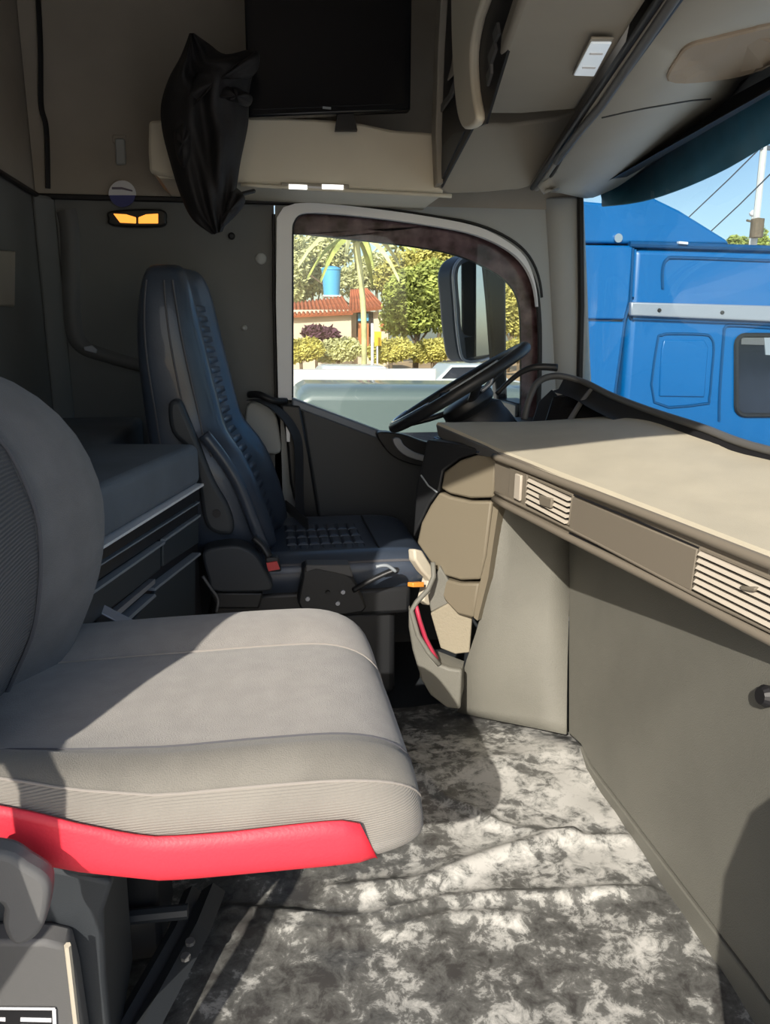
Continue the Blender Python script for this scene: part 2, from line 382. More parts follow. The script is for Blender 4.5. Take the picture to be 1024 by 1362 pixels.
# driver's door
door = thing('door_1', 'dark grey driver door with tinted window, light frame strip and slim chrome handle', 'door', (.5, WY, 0))
door['kind'] = 'structure'
dp = (V((0, WY - .03, 0)), V((0, -1, 0)))
obj('door_panel', slab([(398, 539), (500, 577), (600, 614), (735, 660), (735, 1000), (436, 1000), (425, 700)], dp, -.03, .03), 'dark_grey', door, bevel=.012)
obj('door_sill', slab([(388, 528), (500, 570), (600, 609), (735, 657), (735, 668), (600, 621), (500, 582), (388, 540)], dp, -.02, .035), 'sill', door, bevel=.006)
band = [(x + fn([(390, 0), (600, 3), (690, 6), (714, 1)], x), y - fn([(390, 14), (440, 12), (640, 10), (700, 4), (714, 0)], x)) for x, y in win_top[9:40]]
obj('frame_strip', slab(win_top[:40] + band[::-1] + [(392, 271), (377, 276), (368, 290), (367, 400), (370, 532), (388, 532)], dp, -.02, .006), 'frame_light', door, plabel='light grey strip framing the window')
obj('window_seal', tube([L3(364, 286, .02), L3(364, 400, .02), L3(367, 532, .02)], .005, 6), 'rubber', door)
obj('window_seal', tube([L3(x, y, .006) for x, y in off(win, 1)], .009, 6, closed=True), 'rubber', door)
obj('window_seal', tube([L3(x, y, .012) for x, y in [(p[0] + (0 if p[0] < 600 else 5), p[1] - 12) for p in win_top[8:40]]], .005, 6), 'rubber', door)
inner = cat2([(714, 600), (694, 600), (693, 500), (692, 425), (687, 395), (675, 376), (650, 358), (610, 340), (560, 329), (480, 319), (388, 309)], 4)
defl = [p for p in win_top] + [(714, 590)] + inner[5:]
DPL = (V((0, WY + .03, 0)), V((0, -1, 0)))
obj('wind_deflector', slab(defl, DPL, 0, .006), 'maroon', door, plabel='mottled maroon wind deflector along the window edge')
obj('deflector_edge', tube([PP(x, y, DPL) for x, y in inner[5:]], .005, 6), 'rubber', door)
obj('window_pane', prism([L3(x, y, -.02) for x, y in win], V((0, .004, 0))), 'glass_clear', door)
arm = cat2([(498, 572), (506, 590), (520, 604), (545, 614), (575, 618), (590, 612), (590, 590), (560, 584), (530, 574)], 4, True)
obj('armrest', slab(arm, dp, .02, .075), 'black_plastic', door, bevel=.008)
hd = cat2([(517, 580), (524, 594), (540, 604), (572, 611), (576, 606), (548, 598), (532, 588), (526, 579)], 4, True)
obj('door_handle', slab(hd, dp, .07, .09), 'steel', door, bevel=.004, plabel='slim chrome door handle')
# right side wall with the open doorway the picture is taken from
hole_r = [(-.60, -.04), (-.60, .45), (-.46, .60), (-.46, 1.60), (-.40, 1.65), (.80, 1.65), (.93, 1.55), (.97, .85), (.80, .78), (.58, .70), (.52, .62), (.495, .50), (.49, .20), (.49, -.04)]
outer_r = [(RX - .05, -.06), (RX - .05, ZC), (1.40, ZC), (1.40, -.06)]
struct('wall_right', plate([V((x, RY, z)) for x, z in outer_r], [[V((x, RY, z)) for x, z in hole_r]], V((0, -.05, 0))), 'lining_grey')
struct('wall_front', box(1.36, 1.42, RY, WY + .02, -.06, .60), 'dark_grey')
# windscreen
wb = cat([(1.16, WY - .02, .78), (1.32, 2.35, .72), (1.38, 1.65, .70), (1.32, .95, .70), (1.16, .52, .72)], 6)
fpx = [(728, 250), (778, 264), (806, 256), (830, 243), (868, 214), (910, 180), (970, 130), (1030, 80)]   # roof panel's front edge
zf = [1.475, 1.50, 1.515, 1.53, 1.555, 1.585, 1.615, 1.642]
FRE = [PZ(x, y, z) for (x, y), z in zip(fpx, zf)]; FRE.append(V((FRE[-1].x + .02, 1.2, 1.66))); FRE.append(V((FRE[-1].x - .06, .54, 1.62)))
def resamp(P, n):
    d = [0]
    for a, b in zip(P, P[1:]): d.append(d[-1] + (b - a).length)
    out = []
    for i in range(n):
        t = d[-1] * i / (n - 1); j = 0
        while j < len(d) - 2 and d[j + 1] < t: j += 1
        out.append(lerp(P[j], P[j + 1], (t - d[j]) / max(1e-9, d[j + 1] - d[j])))
    return out
wt = resamp(cat([V((1.115, WY - .03, 1.50))] + [p + V((.02, 0, .01)) for p in FRE[2:]], 6), 25); wb = resamp(wb, 25)
struct('window_2', loft([[p for p in wb], [lerp(a, b, .5) + V((.03, 0, 0)) for a, b in zip(wb, wt)], [p for p in wt]], closed=False), 'windshield', smooth=True, solid=.004)
struct('trim_9', tube([wb[0] + V((.004, -.012, -.1)), lerp(wb[0], wt[0], .5) + V((.005, -.02, 0)), wt[0] + V((0, -.015, .02))], .012, 6), 'rubber')
struct('trim_10', loft([[p + V((-.01, 0, .002)) for p in wt], [p + V((.05, 0, .03)) for p in wt], [V((1.28, p.y, ZC)) for p in wt], [V((1.24, p.y, ZC)) for p in wt]]), 'black')   # header closing the roof above the glass
struct('trim_11', loft([[p + V((0, 0, .0)) for p in wb], [V((1.42, p.y, .60)) for p in wb], [V((1.30, p.y, .58)) for p in wb]]), 'dark_grey')
for nm, z0 in (('trim_12', 0),):
    struct(nm, prism([V((1.05, WY, -.06)), V((1.42, WY, -.06)), V((1.42, WY, .75)), V((1.15, WY, .80))], V((0, .05, 0))), 'dark_grey')
struct('trim_13', prism([V((1.06, WY, 1.495)), V((1.12, WY, 1.51)), V((1.18, WY, 1.62)), V((1.40, WY, 1.78)), V((1.40, WY, ZC)), V((1.06, WY, ZC))], V((0, .05, 0))), 'lining_beige')

# marbled plastic sheet lying on the floor, with folds
folds = [([(655, 1098), (700, 1110), (749, 1116), (830, 1118)], .010, .012), ([(300, 1214), (420, 1226), (496, 1225), (560, 1208), (606, 1199), (700, 1196), (865, 1188)], .014, .014),
         ([(300, 1234), (420, 1243), (520, 1240), (600, 1222), (690, 1226)], .010, .016), ([(440, 1190), (540, 1182), (600, 1165), (660, 1140), (760, 1116)], .016, .020), ([(556, 1020), (590, 1060), (640, 1085), (655, 1098)], .008, .010)]
fl = []
for pix, h, w in folds:
    c = cat([PZ(x, y, 0) for x, y in pix], 8); fl.append((c, h, w))
def fold_h(p):
    z = .004 + fn([(1.68, 0), (2.1, -.075)], p.y)
    for c, h, w in fl:
        d = 1e9
        for a, b in zip(c, c[1:]):
            ab = b - a; t = max(0, min(1, (p - a).dot(ab) / ab.dot(ab))); d = min(d, (p - a - ab * t).length)
        z += h * math.exp(-(d / w) ** 2)
    return z + .002 * math.sin(p.x * 31 + p.y * 17) + .0015 * math.sin(p.x * 13 - p.y * 41)
NX, NY = 130, 150; gx0, gx1, gy0, gy1 = -.50, .80, .56, 2.12
v = []
for j in range(NY + 1):
    for i in range(NX + 1):
        p = V((lerp(gx0, gx1, i / NX), lerp(gy0, gy1, j / NY), 0)); p.z = fold_h(p); v.append(p)
f = [(j * (NX + 1) + i, j * (NX + 1) + i + 1, (j + 1) * (NX + 1) + i + 1, (j + 1) * (NX + 1) + i) for j in range(NY) for i in range(NX)]
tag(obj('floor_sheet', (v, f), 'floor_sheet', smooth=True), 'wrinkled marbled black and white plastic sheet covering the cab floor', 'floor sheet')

# ================================================================== dashboard
dash = thing('dashboard', 'beige passenger side dashboard with air vents, glove panel and tall kick panel', 'dashboard', (.8, 1.4, 0))
# fascia plane from three points; stations run from the driver's side end to the passenger door
TL, TR = PZ(657, 598, .765), PZ(1024, 740, .73)
BL = PY(657, 663, TL.y + .005)
FPL = plane3(TL, TR, BL)
def FP(x, y, t=0.0): return PP(x, y, FPL) + FPL[1] * t
du = (TR - TL).normalized(); NEAR = TR + du * .46                 # runs on past the frame to the near door
def ext(p, d=.46): return p + du * d
nrm = FPL[1]
# top pad: slab with a rolled lip, ridge at the windscreen
C0 = PZ(580, 563, .80)                                             # tip on the driver's side
D0 = PZ(775, 556, .80)                                             # far edge end
R1, R2, R3 = PY(850, 540, 1.98), PY(1024, 600, 1.5), V((1.12, .6, .79))
lip = [C0, lerp(C0, TL, .5), TL, lerp(TL, TR, .35), lerp(TL, TR, .7), TR, NEAR]
far = [D0 + V((-.18, 0, -.012)), D0, PY(812, 540, 2.06) + V((0, 0, -.03)), PY(870, 552, 1.90) + V((0, 0, -.01)), PY(950, 580, 1.68), PY(1024, 607, 1.48), V((1.10, .55, .775))]
ll = cat(lip, 5); ff_ = cat(far, 5)
rows = []
for t in (0, .02, .07, .2, .4, .6, .8, 1.0):
    rows.append([lerp(a, b, t) + V((0, 0, -.004 if t == 0 else (.003 if t < .1 else .004 * math.sin(math.pi * t)))) for a, b in zip(ll, ff_)])
low = [[p + V((0, 0, -.03)) for p in rows[-1]], [p + V((.03, 0, -.03)) for p in rows[0]]]
obj('top_pad', loft([rows[0]] + rows[1:] + low + [rows[0]], closed=False), 'dash_top', dash, smooth=False, bevel=.0)
# driver side end slab edge in grey (end cap of the tray)
tipq = [(580, 563), (592, 578), (655, 604), (672, 606), (640, 592), (600, 570)]
# rolled lip along the front edge and the fascia body behind everything
roll = [FP(x, y, .004) for x, y in ((659, 607), (700, 622), (800, 660), (900, 699), (1024, 748))]
obj('front_roll', tube(cat(roll + [ext(roll[-1])], 4), .009, 10), 'fascia', dash, smooth=True)
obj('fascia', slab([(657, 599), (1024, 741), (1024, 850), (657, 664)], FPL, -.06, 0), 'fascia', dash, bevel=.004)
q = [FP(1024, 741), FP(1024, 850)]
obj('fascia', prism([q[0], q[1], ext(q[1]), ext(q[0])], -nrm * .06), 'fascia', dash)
lowr = [FP(x, y, .002) for x, y in ((658, 664), (760, 716), (900, 786), (1024, 850))]
obj('lower_roll', tube(cat(lowr + [ext(lowr[-1])], 4), .009, 8), 'fascia', dash, smooth=True)
lowr2 = [FP(x, y, .004) for x, y in ((660, 655), (760, 703), (925, 789), (1024, 837))]
obj('lower_bead', tube(cat(lowr2 + [ext(lowr2[-1])], 4), .004, 6), 'fascia', dash, smooth=True)
obj('panel_gap', tube([FP(x, y, .001) for x, y in ((763, 658), (846, 692), (934, 731))], .0022, 6), 'black', dash)
obj('panel_gap', tube([FP(x, y, .001) for x, y in ((758, 709), (846, 750), (922, 787))], .0022, 6), 'black', dash)
# switch plate
sw = obj('switch_plate', slab([(680, 621), (703, 630), (700, 676), (677, 664)], FPL, 0, .004), 'fascia', dash, bevel=.002)
obj('slide_switch', slab([(690, 629), (698, 632), (696, 666), (688, 662)], FPL, .004, .011), 'vent_slat', sw, bevel=.002)
# air vents
def vent(tl, tr, br, bl, ns, kn):
    cav = obj('air_vent', slab([tl, tr, br, bl], FPL, -.002, .002), 'black', dash)
    T = [V(tl), V(tr), V(br), V(bl)]
    fr = .012
    for a, b in ((0, 1), (1, 2), (2, 3), (3, 0)):
        obj('vent_frame', tube([FP(*T[a], .003), FP(*T[b], .003)], .0035, 6), 'fascia', cav)
    for i in range(ns):
        t = (i + .62) / ns
        a, b = lerp(T[0], T[3], t), lerp(T[1], T[2], t)
        A, B = FP(a.x + 2, a.y, .003), FP(b.x - 2, b.y, .003)
        h = (FP(*T[3]) - FP(*T[0])).length / ns * .20
        dn = V((0, 0, 1))
        obj('vent_slat', prism([A + dn * h + nrm * .004, B + dn * h + nrm * .004, B - dn * h + nrm * .009, A - dn * h + nrm * .009], -nrm * .010), 'vent_slat', cav)
    k = kn
    obj('vent_tab', slab([(k[0] - k[2], k[1] - k[3]), (k[0] + k[2], k[1] - k[3] * .4), (k[0] + k[2] * .8, k[1] + k[3]), (k[0] - k[2] * .8, k[1] + k[3] * .5)], FPL, .008, .016), 'fascia', cav, bevel=.002)
vent((705, 633), (764, 659), (759, 697), (702, 669), 5, (733, 666, 9, 9))
v2 = FP(1024, 842); 
def pix(p):
    q_ = p - CAM; w = q_.dot(FW); return (512 + F * q_.dot(RT) / w, 681 - F * q_.dot(UP) / w)
e1, e2 = pix(FP(1024, 768) + du * .13), pix(FP(1024, 832) + du * .13)
vent((934, 729), e1, e2, (926, 783), 6, (1005, 781, 11, 4))
obj('glove_panel', slab([(765, 661), (931, 730), (922, 785), (759, 706)], FPL, 0, .006), 'fascia', dash, bevel=.002)
# kick panels below
K0b, K1b, K2b = PY(614, 946, 2.06), PZ(755, 985, -.0), PZ(985, 1330, 0)
K1t = PY(755, 660, K1b.y); K1t = V((K1b.x - .035, K1b.y, .70))
K0t = V((PY(660, 668, 1.86).x + .02, 1.86, .70)); 

k2pl = plane3(K1b, K2b, K1b + V((.045, 0, .6))); k1 = plane3(K0b, K1b, PP(755, 700, k2pl))
kl = cat([PY(657, 640, 1.87), PY(654, 690, 1.875), PY(648, 750, 1.885), PY(638, 822, 1.90), PY(618, 890, 1.95), PY(611, 945, 2.0)], 4)
kr = [PP(755, lerp(640, 976, i / (len(kl) - 1)), k2pl) for i in range(len(kl))]
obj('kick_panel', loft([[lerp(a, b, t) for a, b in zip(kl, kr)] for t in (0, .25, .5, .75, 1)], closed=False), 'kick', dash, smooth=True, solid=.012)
K2n = K2b + (K2b - K1b).normalized() * .42
k2pl = plane3(K1b, K2b, K1b + V((.045, 0, .6)))
def K2(x, y, t=0.0): return PP(x, y, k2pl) + k2pl[1] * t
KD = (K2b - K1b).normalized()
a, b, c_, d_ = K1b + V((-.032, 0, .66)), K2b + V((-.032, 0, .66)), K2b, K1b
pts = [K2(756, 650), K2(756, 978), K2(775, 1005), K2(800, 1045)] 
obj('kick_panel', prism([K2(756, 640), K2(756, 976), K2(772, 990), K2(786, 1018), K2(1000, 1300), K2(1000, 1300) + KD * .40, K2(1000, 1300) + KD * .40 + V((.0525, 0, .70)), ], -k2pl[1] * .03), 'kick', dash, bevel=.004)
sk = [K2(772, 992, .004), K2(786, 1020, .004), K2(1000, 1302, .004), K2(1000, 1302, .004) + KD * .4, K2(983, 1330, .004) + KD * .4, K2(983, 1330, .004), K2(790, 1050, .004)]
obj('skirting', prism(sk, -k2pl[1] * .03), 'kick', dash, bevel=.003)
obj('panel_seam', tube([K2(755, 716, .001), K2(754, 800, .001), K2(754, 972, .001)], .0018, 6), 'fascia', dash)
obj('knob', lathe([(.001, 0), (.016, 0), (.018, .012), (.013, .02), (.001, .02)], K2(1026, 926, 0), k2pl[1], 16), 'black', dash, plabel='small black knob on the kick panel')
# console side, three stacked panels turned towards the cab
cA, cB, cC = PY(657, 663, 1.85), PY(555, 720, 2.02), PY(640, 820, 1.86)
cpl = plane3(cA, cB, cC)
def cpanel(name, m, pixs, t0=-.05, t1=0.0, **k): return obj(name, slab(pixs, cpl, t0, t1), m, dash, **k)
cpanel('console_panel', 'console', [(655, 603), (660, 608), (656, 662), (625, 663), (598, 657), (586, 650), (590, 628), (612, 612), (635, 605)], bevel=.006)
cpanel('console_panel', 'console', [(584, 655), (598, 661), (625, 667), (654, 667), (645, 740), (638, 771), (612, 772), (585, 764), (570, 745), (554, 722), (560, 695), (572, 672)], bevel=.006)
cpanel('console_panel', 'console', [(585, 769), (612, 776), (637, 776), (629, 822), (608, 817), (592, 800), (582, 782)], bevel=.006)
cpanel('console_shade', 'black_plastic', [(566, 585), (600, 590), (655, 602), (635, 603), (610, 610), (588, 627), (583, 653), (570, 670), (558, 695), (548, 715), (552, 650), (560, 615)], -.05, -.004, bevel=.006)  # black piece cut along the cast shadow's edge; shade put into its colour
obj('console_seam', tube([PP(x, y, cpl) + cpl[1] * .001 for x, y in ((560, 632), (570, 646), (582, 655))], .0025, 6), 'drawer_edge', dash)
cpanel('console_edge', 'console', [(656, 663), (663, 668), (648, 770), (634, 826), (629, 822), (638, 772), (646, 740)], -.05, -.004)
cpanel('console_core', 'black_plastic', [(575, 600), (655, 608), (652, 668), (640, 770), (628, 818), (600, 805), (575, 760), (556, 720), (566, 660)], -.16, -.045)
# grey end of the tray above the console, switch slot and silver strip
tp = plane3(C0, TL, C0 + V((0, 0, -.05)))
obj('tray_edge', slab([(581, 565), (657, 599), (672, 606), (660, 609), (640, 606), (600, 592), (584, 580)], tp, -.02, .004), 'dash_grey', dash, bevel=.003)
obj('switch_row', slab([(578, 580), (620, 594), (650, 602), (616, 602), (590, 590)], tp, -.03, .001), 'black_gloss', dash)
obj('silver_strip', tube([PP(x, y, tp) + tp[1] * .003 for x, y in ((579, 582), (596, 590), (616, 600), (640, 601))], .0028, 6), 'chrome', dash)
# ridge towards the windscreen and instrument hood
rp = cat([PY(697, 558, 2.30), PY(704, 530, 2.31), PY(716, 508, 2.32), PY(740, 500, 2.32), PY(775, 508, 2.28), PY(812, 526, 2.12), PY(860, 545, 1.93), PY(930, 568, 1.70), PY(1024, 600, 1.47), V((1.14, 1.0, .80)), V((1.14, .56, .79))], 6)
obj('ridge', tube(rp, .013, 8, flat=.8), 'dash_grey', dash, smooth=True)
sk_ = rp[20:]
vv = [[p + V((.0, 0, 0)) for p in sk_], [p + V((-.03, -.03, -.035)) for p in sk_], [p + V((-.06, -.045, -.042)) for p in sk_]]
obj('ridge_slope', loft(vv, closed=False), 'black', dash, smooth=True)
vv = [[p + V((0, 0, 0)) for p in sk_], [p + V((.12, .02, -.06)) for p in sk_]]
obj('ridge_back', loft(vv, closed=False), 'dash_grey', dash, smooth=True)
hood = plane3(PY(700, 558, 2.26), PY(740, 505, 2.34), PY(830, 530, 2.12))
obj('instrument_panel', slab([(700, 562), (712, 525), (730, 508), (770, 512), (812, 530), (835, 545), (790, 562)], hood, -.05, -.03), 'black', dash, bevel=.004)
obj('display_frame', tube([PP(x, y, hood) for x, y in ((757, 560), (772, 536), (786, 519))], .008, 6), 'mid_grey', dash)
obj('display', slab([(722, 558), (733, 522), (780, 520), (757, 558)], hood, -.028, -.016), 'black_gloss', dash, bevel=.003)
obj('gauge_light', slab([(733, 514), (755, 514), (752, 519), (740, 521)], hood, -.016, -.012), 'white', dash)
obj('gauge_light', slab([(757, 514), (767, 516), (764, 519), (759, 519)], hood, -.016, -.012), 'white', dash)
obj('binnacle', loft([[PY(590, 562, 2.32), PY(690, 562, 2.32), PY(672, 540, 2.34), PY(640, 535, 2.34), PY(606, 548, 2.33)], [PY(590, 562, 2.5), PY(690, 562, 2.5), PY(672, 540, 2.5), PY(640, 535, 2.5), PY(606, 548, 2.5)]]), 'black_plastic', dash, bevel=.01)
obj('dash_core', prism([V((.92, 2.05, .52)), V((1.28, 2.3, .52)), V((1.28, .56, .52)), V((.90, .56, .52))], V((0, 0, .18))), 'black_plastic', dash)
obj('driver_dash', prism([V((.70, 2.12, .35)), V((1.10, 2.2, .35)), V((1.10, 2.70, .35)), V((.82, 2.70, .35))], V((0, 0, .40))), 'black_plastic', dash, bevel=.03)
# ---- storage bin on the console foot
bpl = plane3(PY(545, 810, 1.90), PY(612, 900, 1.86), PY(560, 900, 1.90))
bin_ = thing('console_bin', 'cream plastic storage bin with a red inner edge at the foot of the console', 'storage bin', PY(590, 945, 1.88))
obj('bin_front', slab([(543, 806), (552, 838), (568, 868), (582, 884), (598, 890), (614, 892), (612, 944), (594, 942), (572, 925), (560, 905), (548, 865), (543, 835)], bpl, -.02, .0), 'kick', bin_, bevel=.006)
bw = PY(545, 805, 1.9); back = V((.02, .10, .0))
obj('bin_back', slab([(560, 797), (572, 784), (578, 768), (598, 800), (600, 815), (566, 832)], bpl, -.11, -.085), 'kick', bin_, bevel=.004)
obj('bin_liner', slab([(566, 832), (592, 818), (602, 812), (624, 828), (620, 886), (600, 888), (580, 880)], bpl, -.105, -.08), 'bin_liner', bin_, bevel=.003)
obj('bin_rim', tube([PP(x, y, bpl) - bpl[1] * t for x, y, t in ((570, 760, .07), (572, 778, .06), (566, 792, .04), (553, 803, .01), (547, 812, 0), (556, 845, 0), (570, 868, 0), (584, 884, .0))], .007, 8), 'kick', bin_, smooth=True)
obj('red_edge', tube([PP(x, y, bpl) - bpl[1] * .018 for x, y in ((551, 808), (556, 828), (564, 852), (572, 868), (579, 880))], .016, 8, flat=.4), 'red_trim', bin_, smooth=True, plabel='red lining strip')
obj('bin_floor', slab([(556, 905), (612, 935), (612, 900), (560, 880)], bpl, -.09, -.02), 'kick', bin_)
obj('bin_screw', lathe([(.001, 0), (.006, 0), (.006, .004), (.001, .004)], PP(617, 895, k1), k1[1], 10), 'white', bin_)
# bracket lit behind the bin
br = thing('column_bracket', 'small cream bracket with an orange marker under the steering console', 'bracket', PY(575, 790, 2.03))
bk = plane3(PY(568, 730, 2.03), PY(585, 780, 2.03), PY(600, 760, 2.06))
obj('bracket_plate', slab([(551, 730), (562, 732), (576, 755), (586, 770), (578, 782), (570, 768), (562, 760), (552, 745)], bk, -.03, 0), 'cream', br, bevel=.006)
obj('bracket_arm', slab([(574, 768), (586, 772), (584, 800), (574, 806), (566, 800)], bk, -.04, -.01), 'cream', br, bevel=.004)
obj('orange_marker', slab([(548, 775), (563, 774), (563, 781), (548, 781)], bk, -.02, .004), 'orange', br, bevel=.002)

# ---- steering wheel
wc = PY(609, 516, 2.30); wd = (PY(698, 460, 2.30) - PY(520, 572, 2.30)); R_ = wd.length / 2; wd.normalize()
wy = V((0, 1, 0)); wy = (wy + V((.0, 0, -.16))).normalized(); wn_ = wd.cross(wy).normalized()
if wn_.z < 0: wn_ = -wn_
wheel = thing('steering_wheel', 'black steering wheel with chrome trimmed spokes, tilted towards the driver seat', 'steering wheel', wc)
R_ -= .015
def wp(a, r, h=0): return wc + wd * (math.cos(a) * r) + wy * (math.sin(a) * r) + wn_ * h
obj('rim', tube([wp(2 * math.pi * k / 48, R_) for k in range(48)], .0165, 12, closed=True), 'black_plastic', wheel, smooth=True)
obj('rim_trim', tube([wp(math.pi + .9 - 1.8 * k / 24, R_ - .004, .0155) for k in range(25)], .004, 6), 'chrome', wheel, smooth=True)
obj('rim_trim', tube([wp(math.pi * 1.5 + .35 - .7 * k / 12, R_, .0165) for k in range(13)], .004, 6), 'drawer_edge', wheel, smooth=True)
obj('hub', lathe([(.001, -.03), (.07, -.035), (.085, -.045), (.085, -.07), (.05, -.10), (.001, -.10)], wc, wn_, 24), 'black_plastic', wheel, smooth=True, bevel=.004)
for a in (.15, math.pi - .15, math.pi * 1.5, math.pi * .5):
    obj('spoke', tube([wp(a, .06, -.05), wp(a, .12, -.035), wp(a, R_ - .005, -.002)], .018, 8, flat=.5, upv=wn_), 'black_plastic', wheel, smooth=True)
obj('steering_column', tube([wc - wn_ * .08, wc - wn_ * .34], .055, 14), 'black_plastic', wheel)
obj('column_shroud', loft([[wc - wn_ * h + wd * (math.cos(2 * math.pi * k / 14) * r * 1.1) + wy * (math.sin(2 * math.pi * k / 14) * r * .8) for k in range(14)] for h, r in ((.075, .06), (.10, .085), (.18, .09), (.24, .07))]), 'black_plastic', wheel, smooth=True)
st = cat([PY(660, 524, 2.22), PY(680, 505, 2.20), PY(697, 493, 2.18), PY(715, 488, 2.16), PY(741, 489, 2.15)], 5)
obj('stalk', tube(st, .007, 8, rs=[lerp(.006, .011, i / (len(st) - 1)) for i in range(len(st))]), 'black_plastic', wheel, smooth=True, plabel='curved black column stalk')
obj('stalk', tube(cat([PY(640, 520, 2.2), PY(652, 510, 2.2), PY(654, 500, 2.2)], 4), .006, 8), 'steel', wheel, smooth=True)

# ================================================================== passenger seat
ps = thing('passenger_seat', 'light grey fabric passenger seat with a bright red strip along its cushion side', 'seat', (-.15, 1.08, 0))
YC = 1.08
sec = [(.800, .445), (.780, .450), (.770, .462), (.767, .478), (.768, .498), (.773, .520), (.785, .540), (.805, .556), (.832, .564), (.857, .558),
       (.96, .558), (1.05, .558), (1.14, .552), (1.16, .549), (1.19, .556), (1.25, .562), (1.31, .555), (1.36, .53), (1.385, .50), (1.385, .47), (1.365, .445)]
SX0, SX1 = -.50, .178
def cush(x, y, z):
    # rounded front, slight dish
    t = max(0, (x - .04) / (SX1 - .04)); s = (1 - t ** 2.6) ** (1 / 2.6) if t < 1 else 0
    sy = lerp(.80, 1, s); 
    zt = z + (.012 * math.sin((x + .3) * 5) if z > .5 else 0) + .03 * max(0, -.1 - x)
    zc = .455; zz = zc + (zt - zc) * lerp(.12, 1, s)
    near = max(0, (.9 - y) / .13); zz += near * fn([(-.5, .055), (-.3, .05), (-.22, .02), (-.13, .0), (.1, -.004), (.3, 0)], x) * 1.0
    return V((x, YC + (y - YC) * sy, zz))
xs = [SX0 + (.03 - SX0) * i / 16 for i in range(17)] + [.03 + (SX1 - .03) * math.sin(math.pi / 2 * i / 12) for i in range(1, 13)]
yz = cat2(sec, 3)
def strip(name, i0, i1, m, **k):
    g = loft([[cush(x, *yz[j]) for j in range(i0, i1 + 1)] for x in xs], closed=False)
    return obj(name, g, m, ps, smooth=True, **k)
strip('side_bolster', 9, 18, 'fabric_rib', plabel='ribbed fabric side of the cushion')
strip('side_bolster', 18, 27, 'fabric_dark', plabel='smoother worn grey fabric roll')
strip('cushion', 27, 39, 'fabric')
strip('side_bolster', 39, 60, 'fabric')
strip('cushion_skirt', 0, 9, 'fabric_rib')
g = loft([[cush(x, *yz[j]) for j in (0, 60)] for x in xs], closed=False); obj('cushion_base', g, 'black', ps)
for j, m in ((18, 'stitch'), (27, 'stitch_dark'), (39, 'stitch')):
    obj('seam', tube([cush(x, *yz[j]) + V((0, 0, .0008)) for x in xs], .0016, 6), m, ps)
# red strip on the near side
rx = [SX0 + (.112 - SX0) * i / 30 for i in range(31)]
secs = []
top_t = [(-.5, .515), (-.25, .518), (-.15, .506), (-.05, .503), (.06, .506), (.085, .505), (.10, .496), (.108, .478), (.112, .452)]
for x in rx:
    zt = sm(top_t, x); s_ = []
    for k in range(7):
        z = lerp(.447, zt, k / 6); y = fn([(.445, .797), (.452, .778), (.468, .768), (.49, .765), (.52, .769)], z)
        p = cush(x, y, z); s_.append(p + V((0, -.0045, 0)))
    secs.append(s_)
obj('red_side_strip', loft(secs, closed=False), 'red', ps, smooth=True, solid=.004, plabel='bright red vinyl side strip')
obj('seam', tube([s_[-1] + V((0, -.001, -.006)) for s_ in secs[:-4]], .0014, 6), 'stitch_red', ps)
# backrest, lofted upwards; each section a plan outline leaning back
BYC = 1.06
zb = [(.47, -.415, .25), (.50, -.40, .262), (.56, -.378, .275), (.64, -.338, .283), (.70, -.322, .285), (.76, -.314, .285), (.82, -.315, .28), (.90, -.340, .262), (.96, -.385, .225), (1.0, -.43, .17), (1.02, -.47, .10)]
bprof = [(-1, -.095), (-.97, -.04), (-.88, 0), (-.75, .008), (-.5, .0), (-.1, 0), (.02, .006), (.14, .024), (.3, .050), (.48, .064), (.66, .062), (.82, .044), (.93, .008), (.99, -.045), (1, -.085), (.95, -.125), (.7, -.15), (0, -.16), (-.7, -.15), (-.95, -.125)]
obj('backrest', loft([[V((xf + d * (1 if w > .2 else w / .2), BYC + u * w, z)) for u, d in bprof] for z, xf, w in zb]), 'fabric_back', ps, sub=1)
ins = []
for z, xf, w in zb[0:9]:
    ins.append([V((xf + d, BYC + u * w, z)) for u, d in ((-.86, .006), (-.74, .012), (-.5, .005), (-.25, .004), (-.1, .004), (-.02, .008))])
obj('back_insert', loft(ins, closed=False), 'fabric_back_rib', ps, smooth=True, plabel='dark ribbed centre of the backrest')
obj('seam', tube(cat([s_[-1] + V((.003, 0, 0)) for s_ in ins], 3), .003, 6), 'stitch_dark', ps)
hr = []
for z, w, t in ((1.03, .09, .03), (1.045, .115, .045), (1.09, .125, .055), (1.14, .12, .055), (1.175, .09, .04), (1.185, .04, .02)):
    hr.append([V((-.405 + math.cos(2 * math.pi * k / 16) * t, YC + math.copysign(abs(math.sin(2 * math.pi * k / 16)) ** .7, math.sin(2 * math.pi * k / 16)) * w * 1.35, z)) for k in range(16)])
obj('headrest', loft(hr), 'fabric_back', ps, sub=1)
for s_ in (-1, 1): obj('headrest_post', tube([V((-.43, YC + s_ * .05, .96)), V((-.41, YC + s_ * .05, 1.06))], .007, 8), 'chrome', ps)
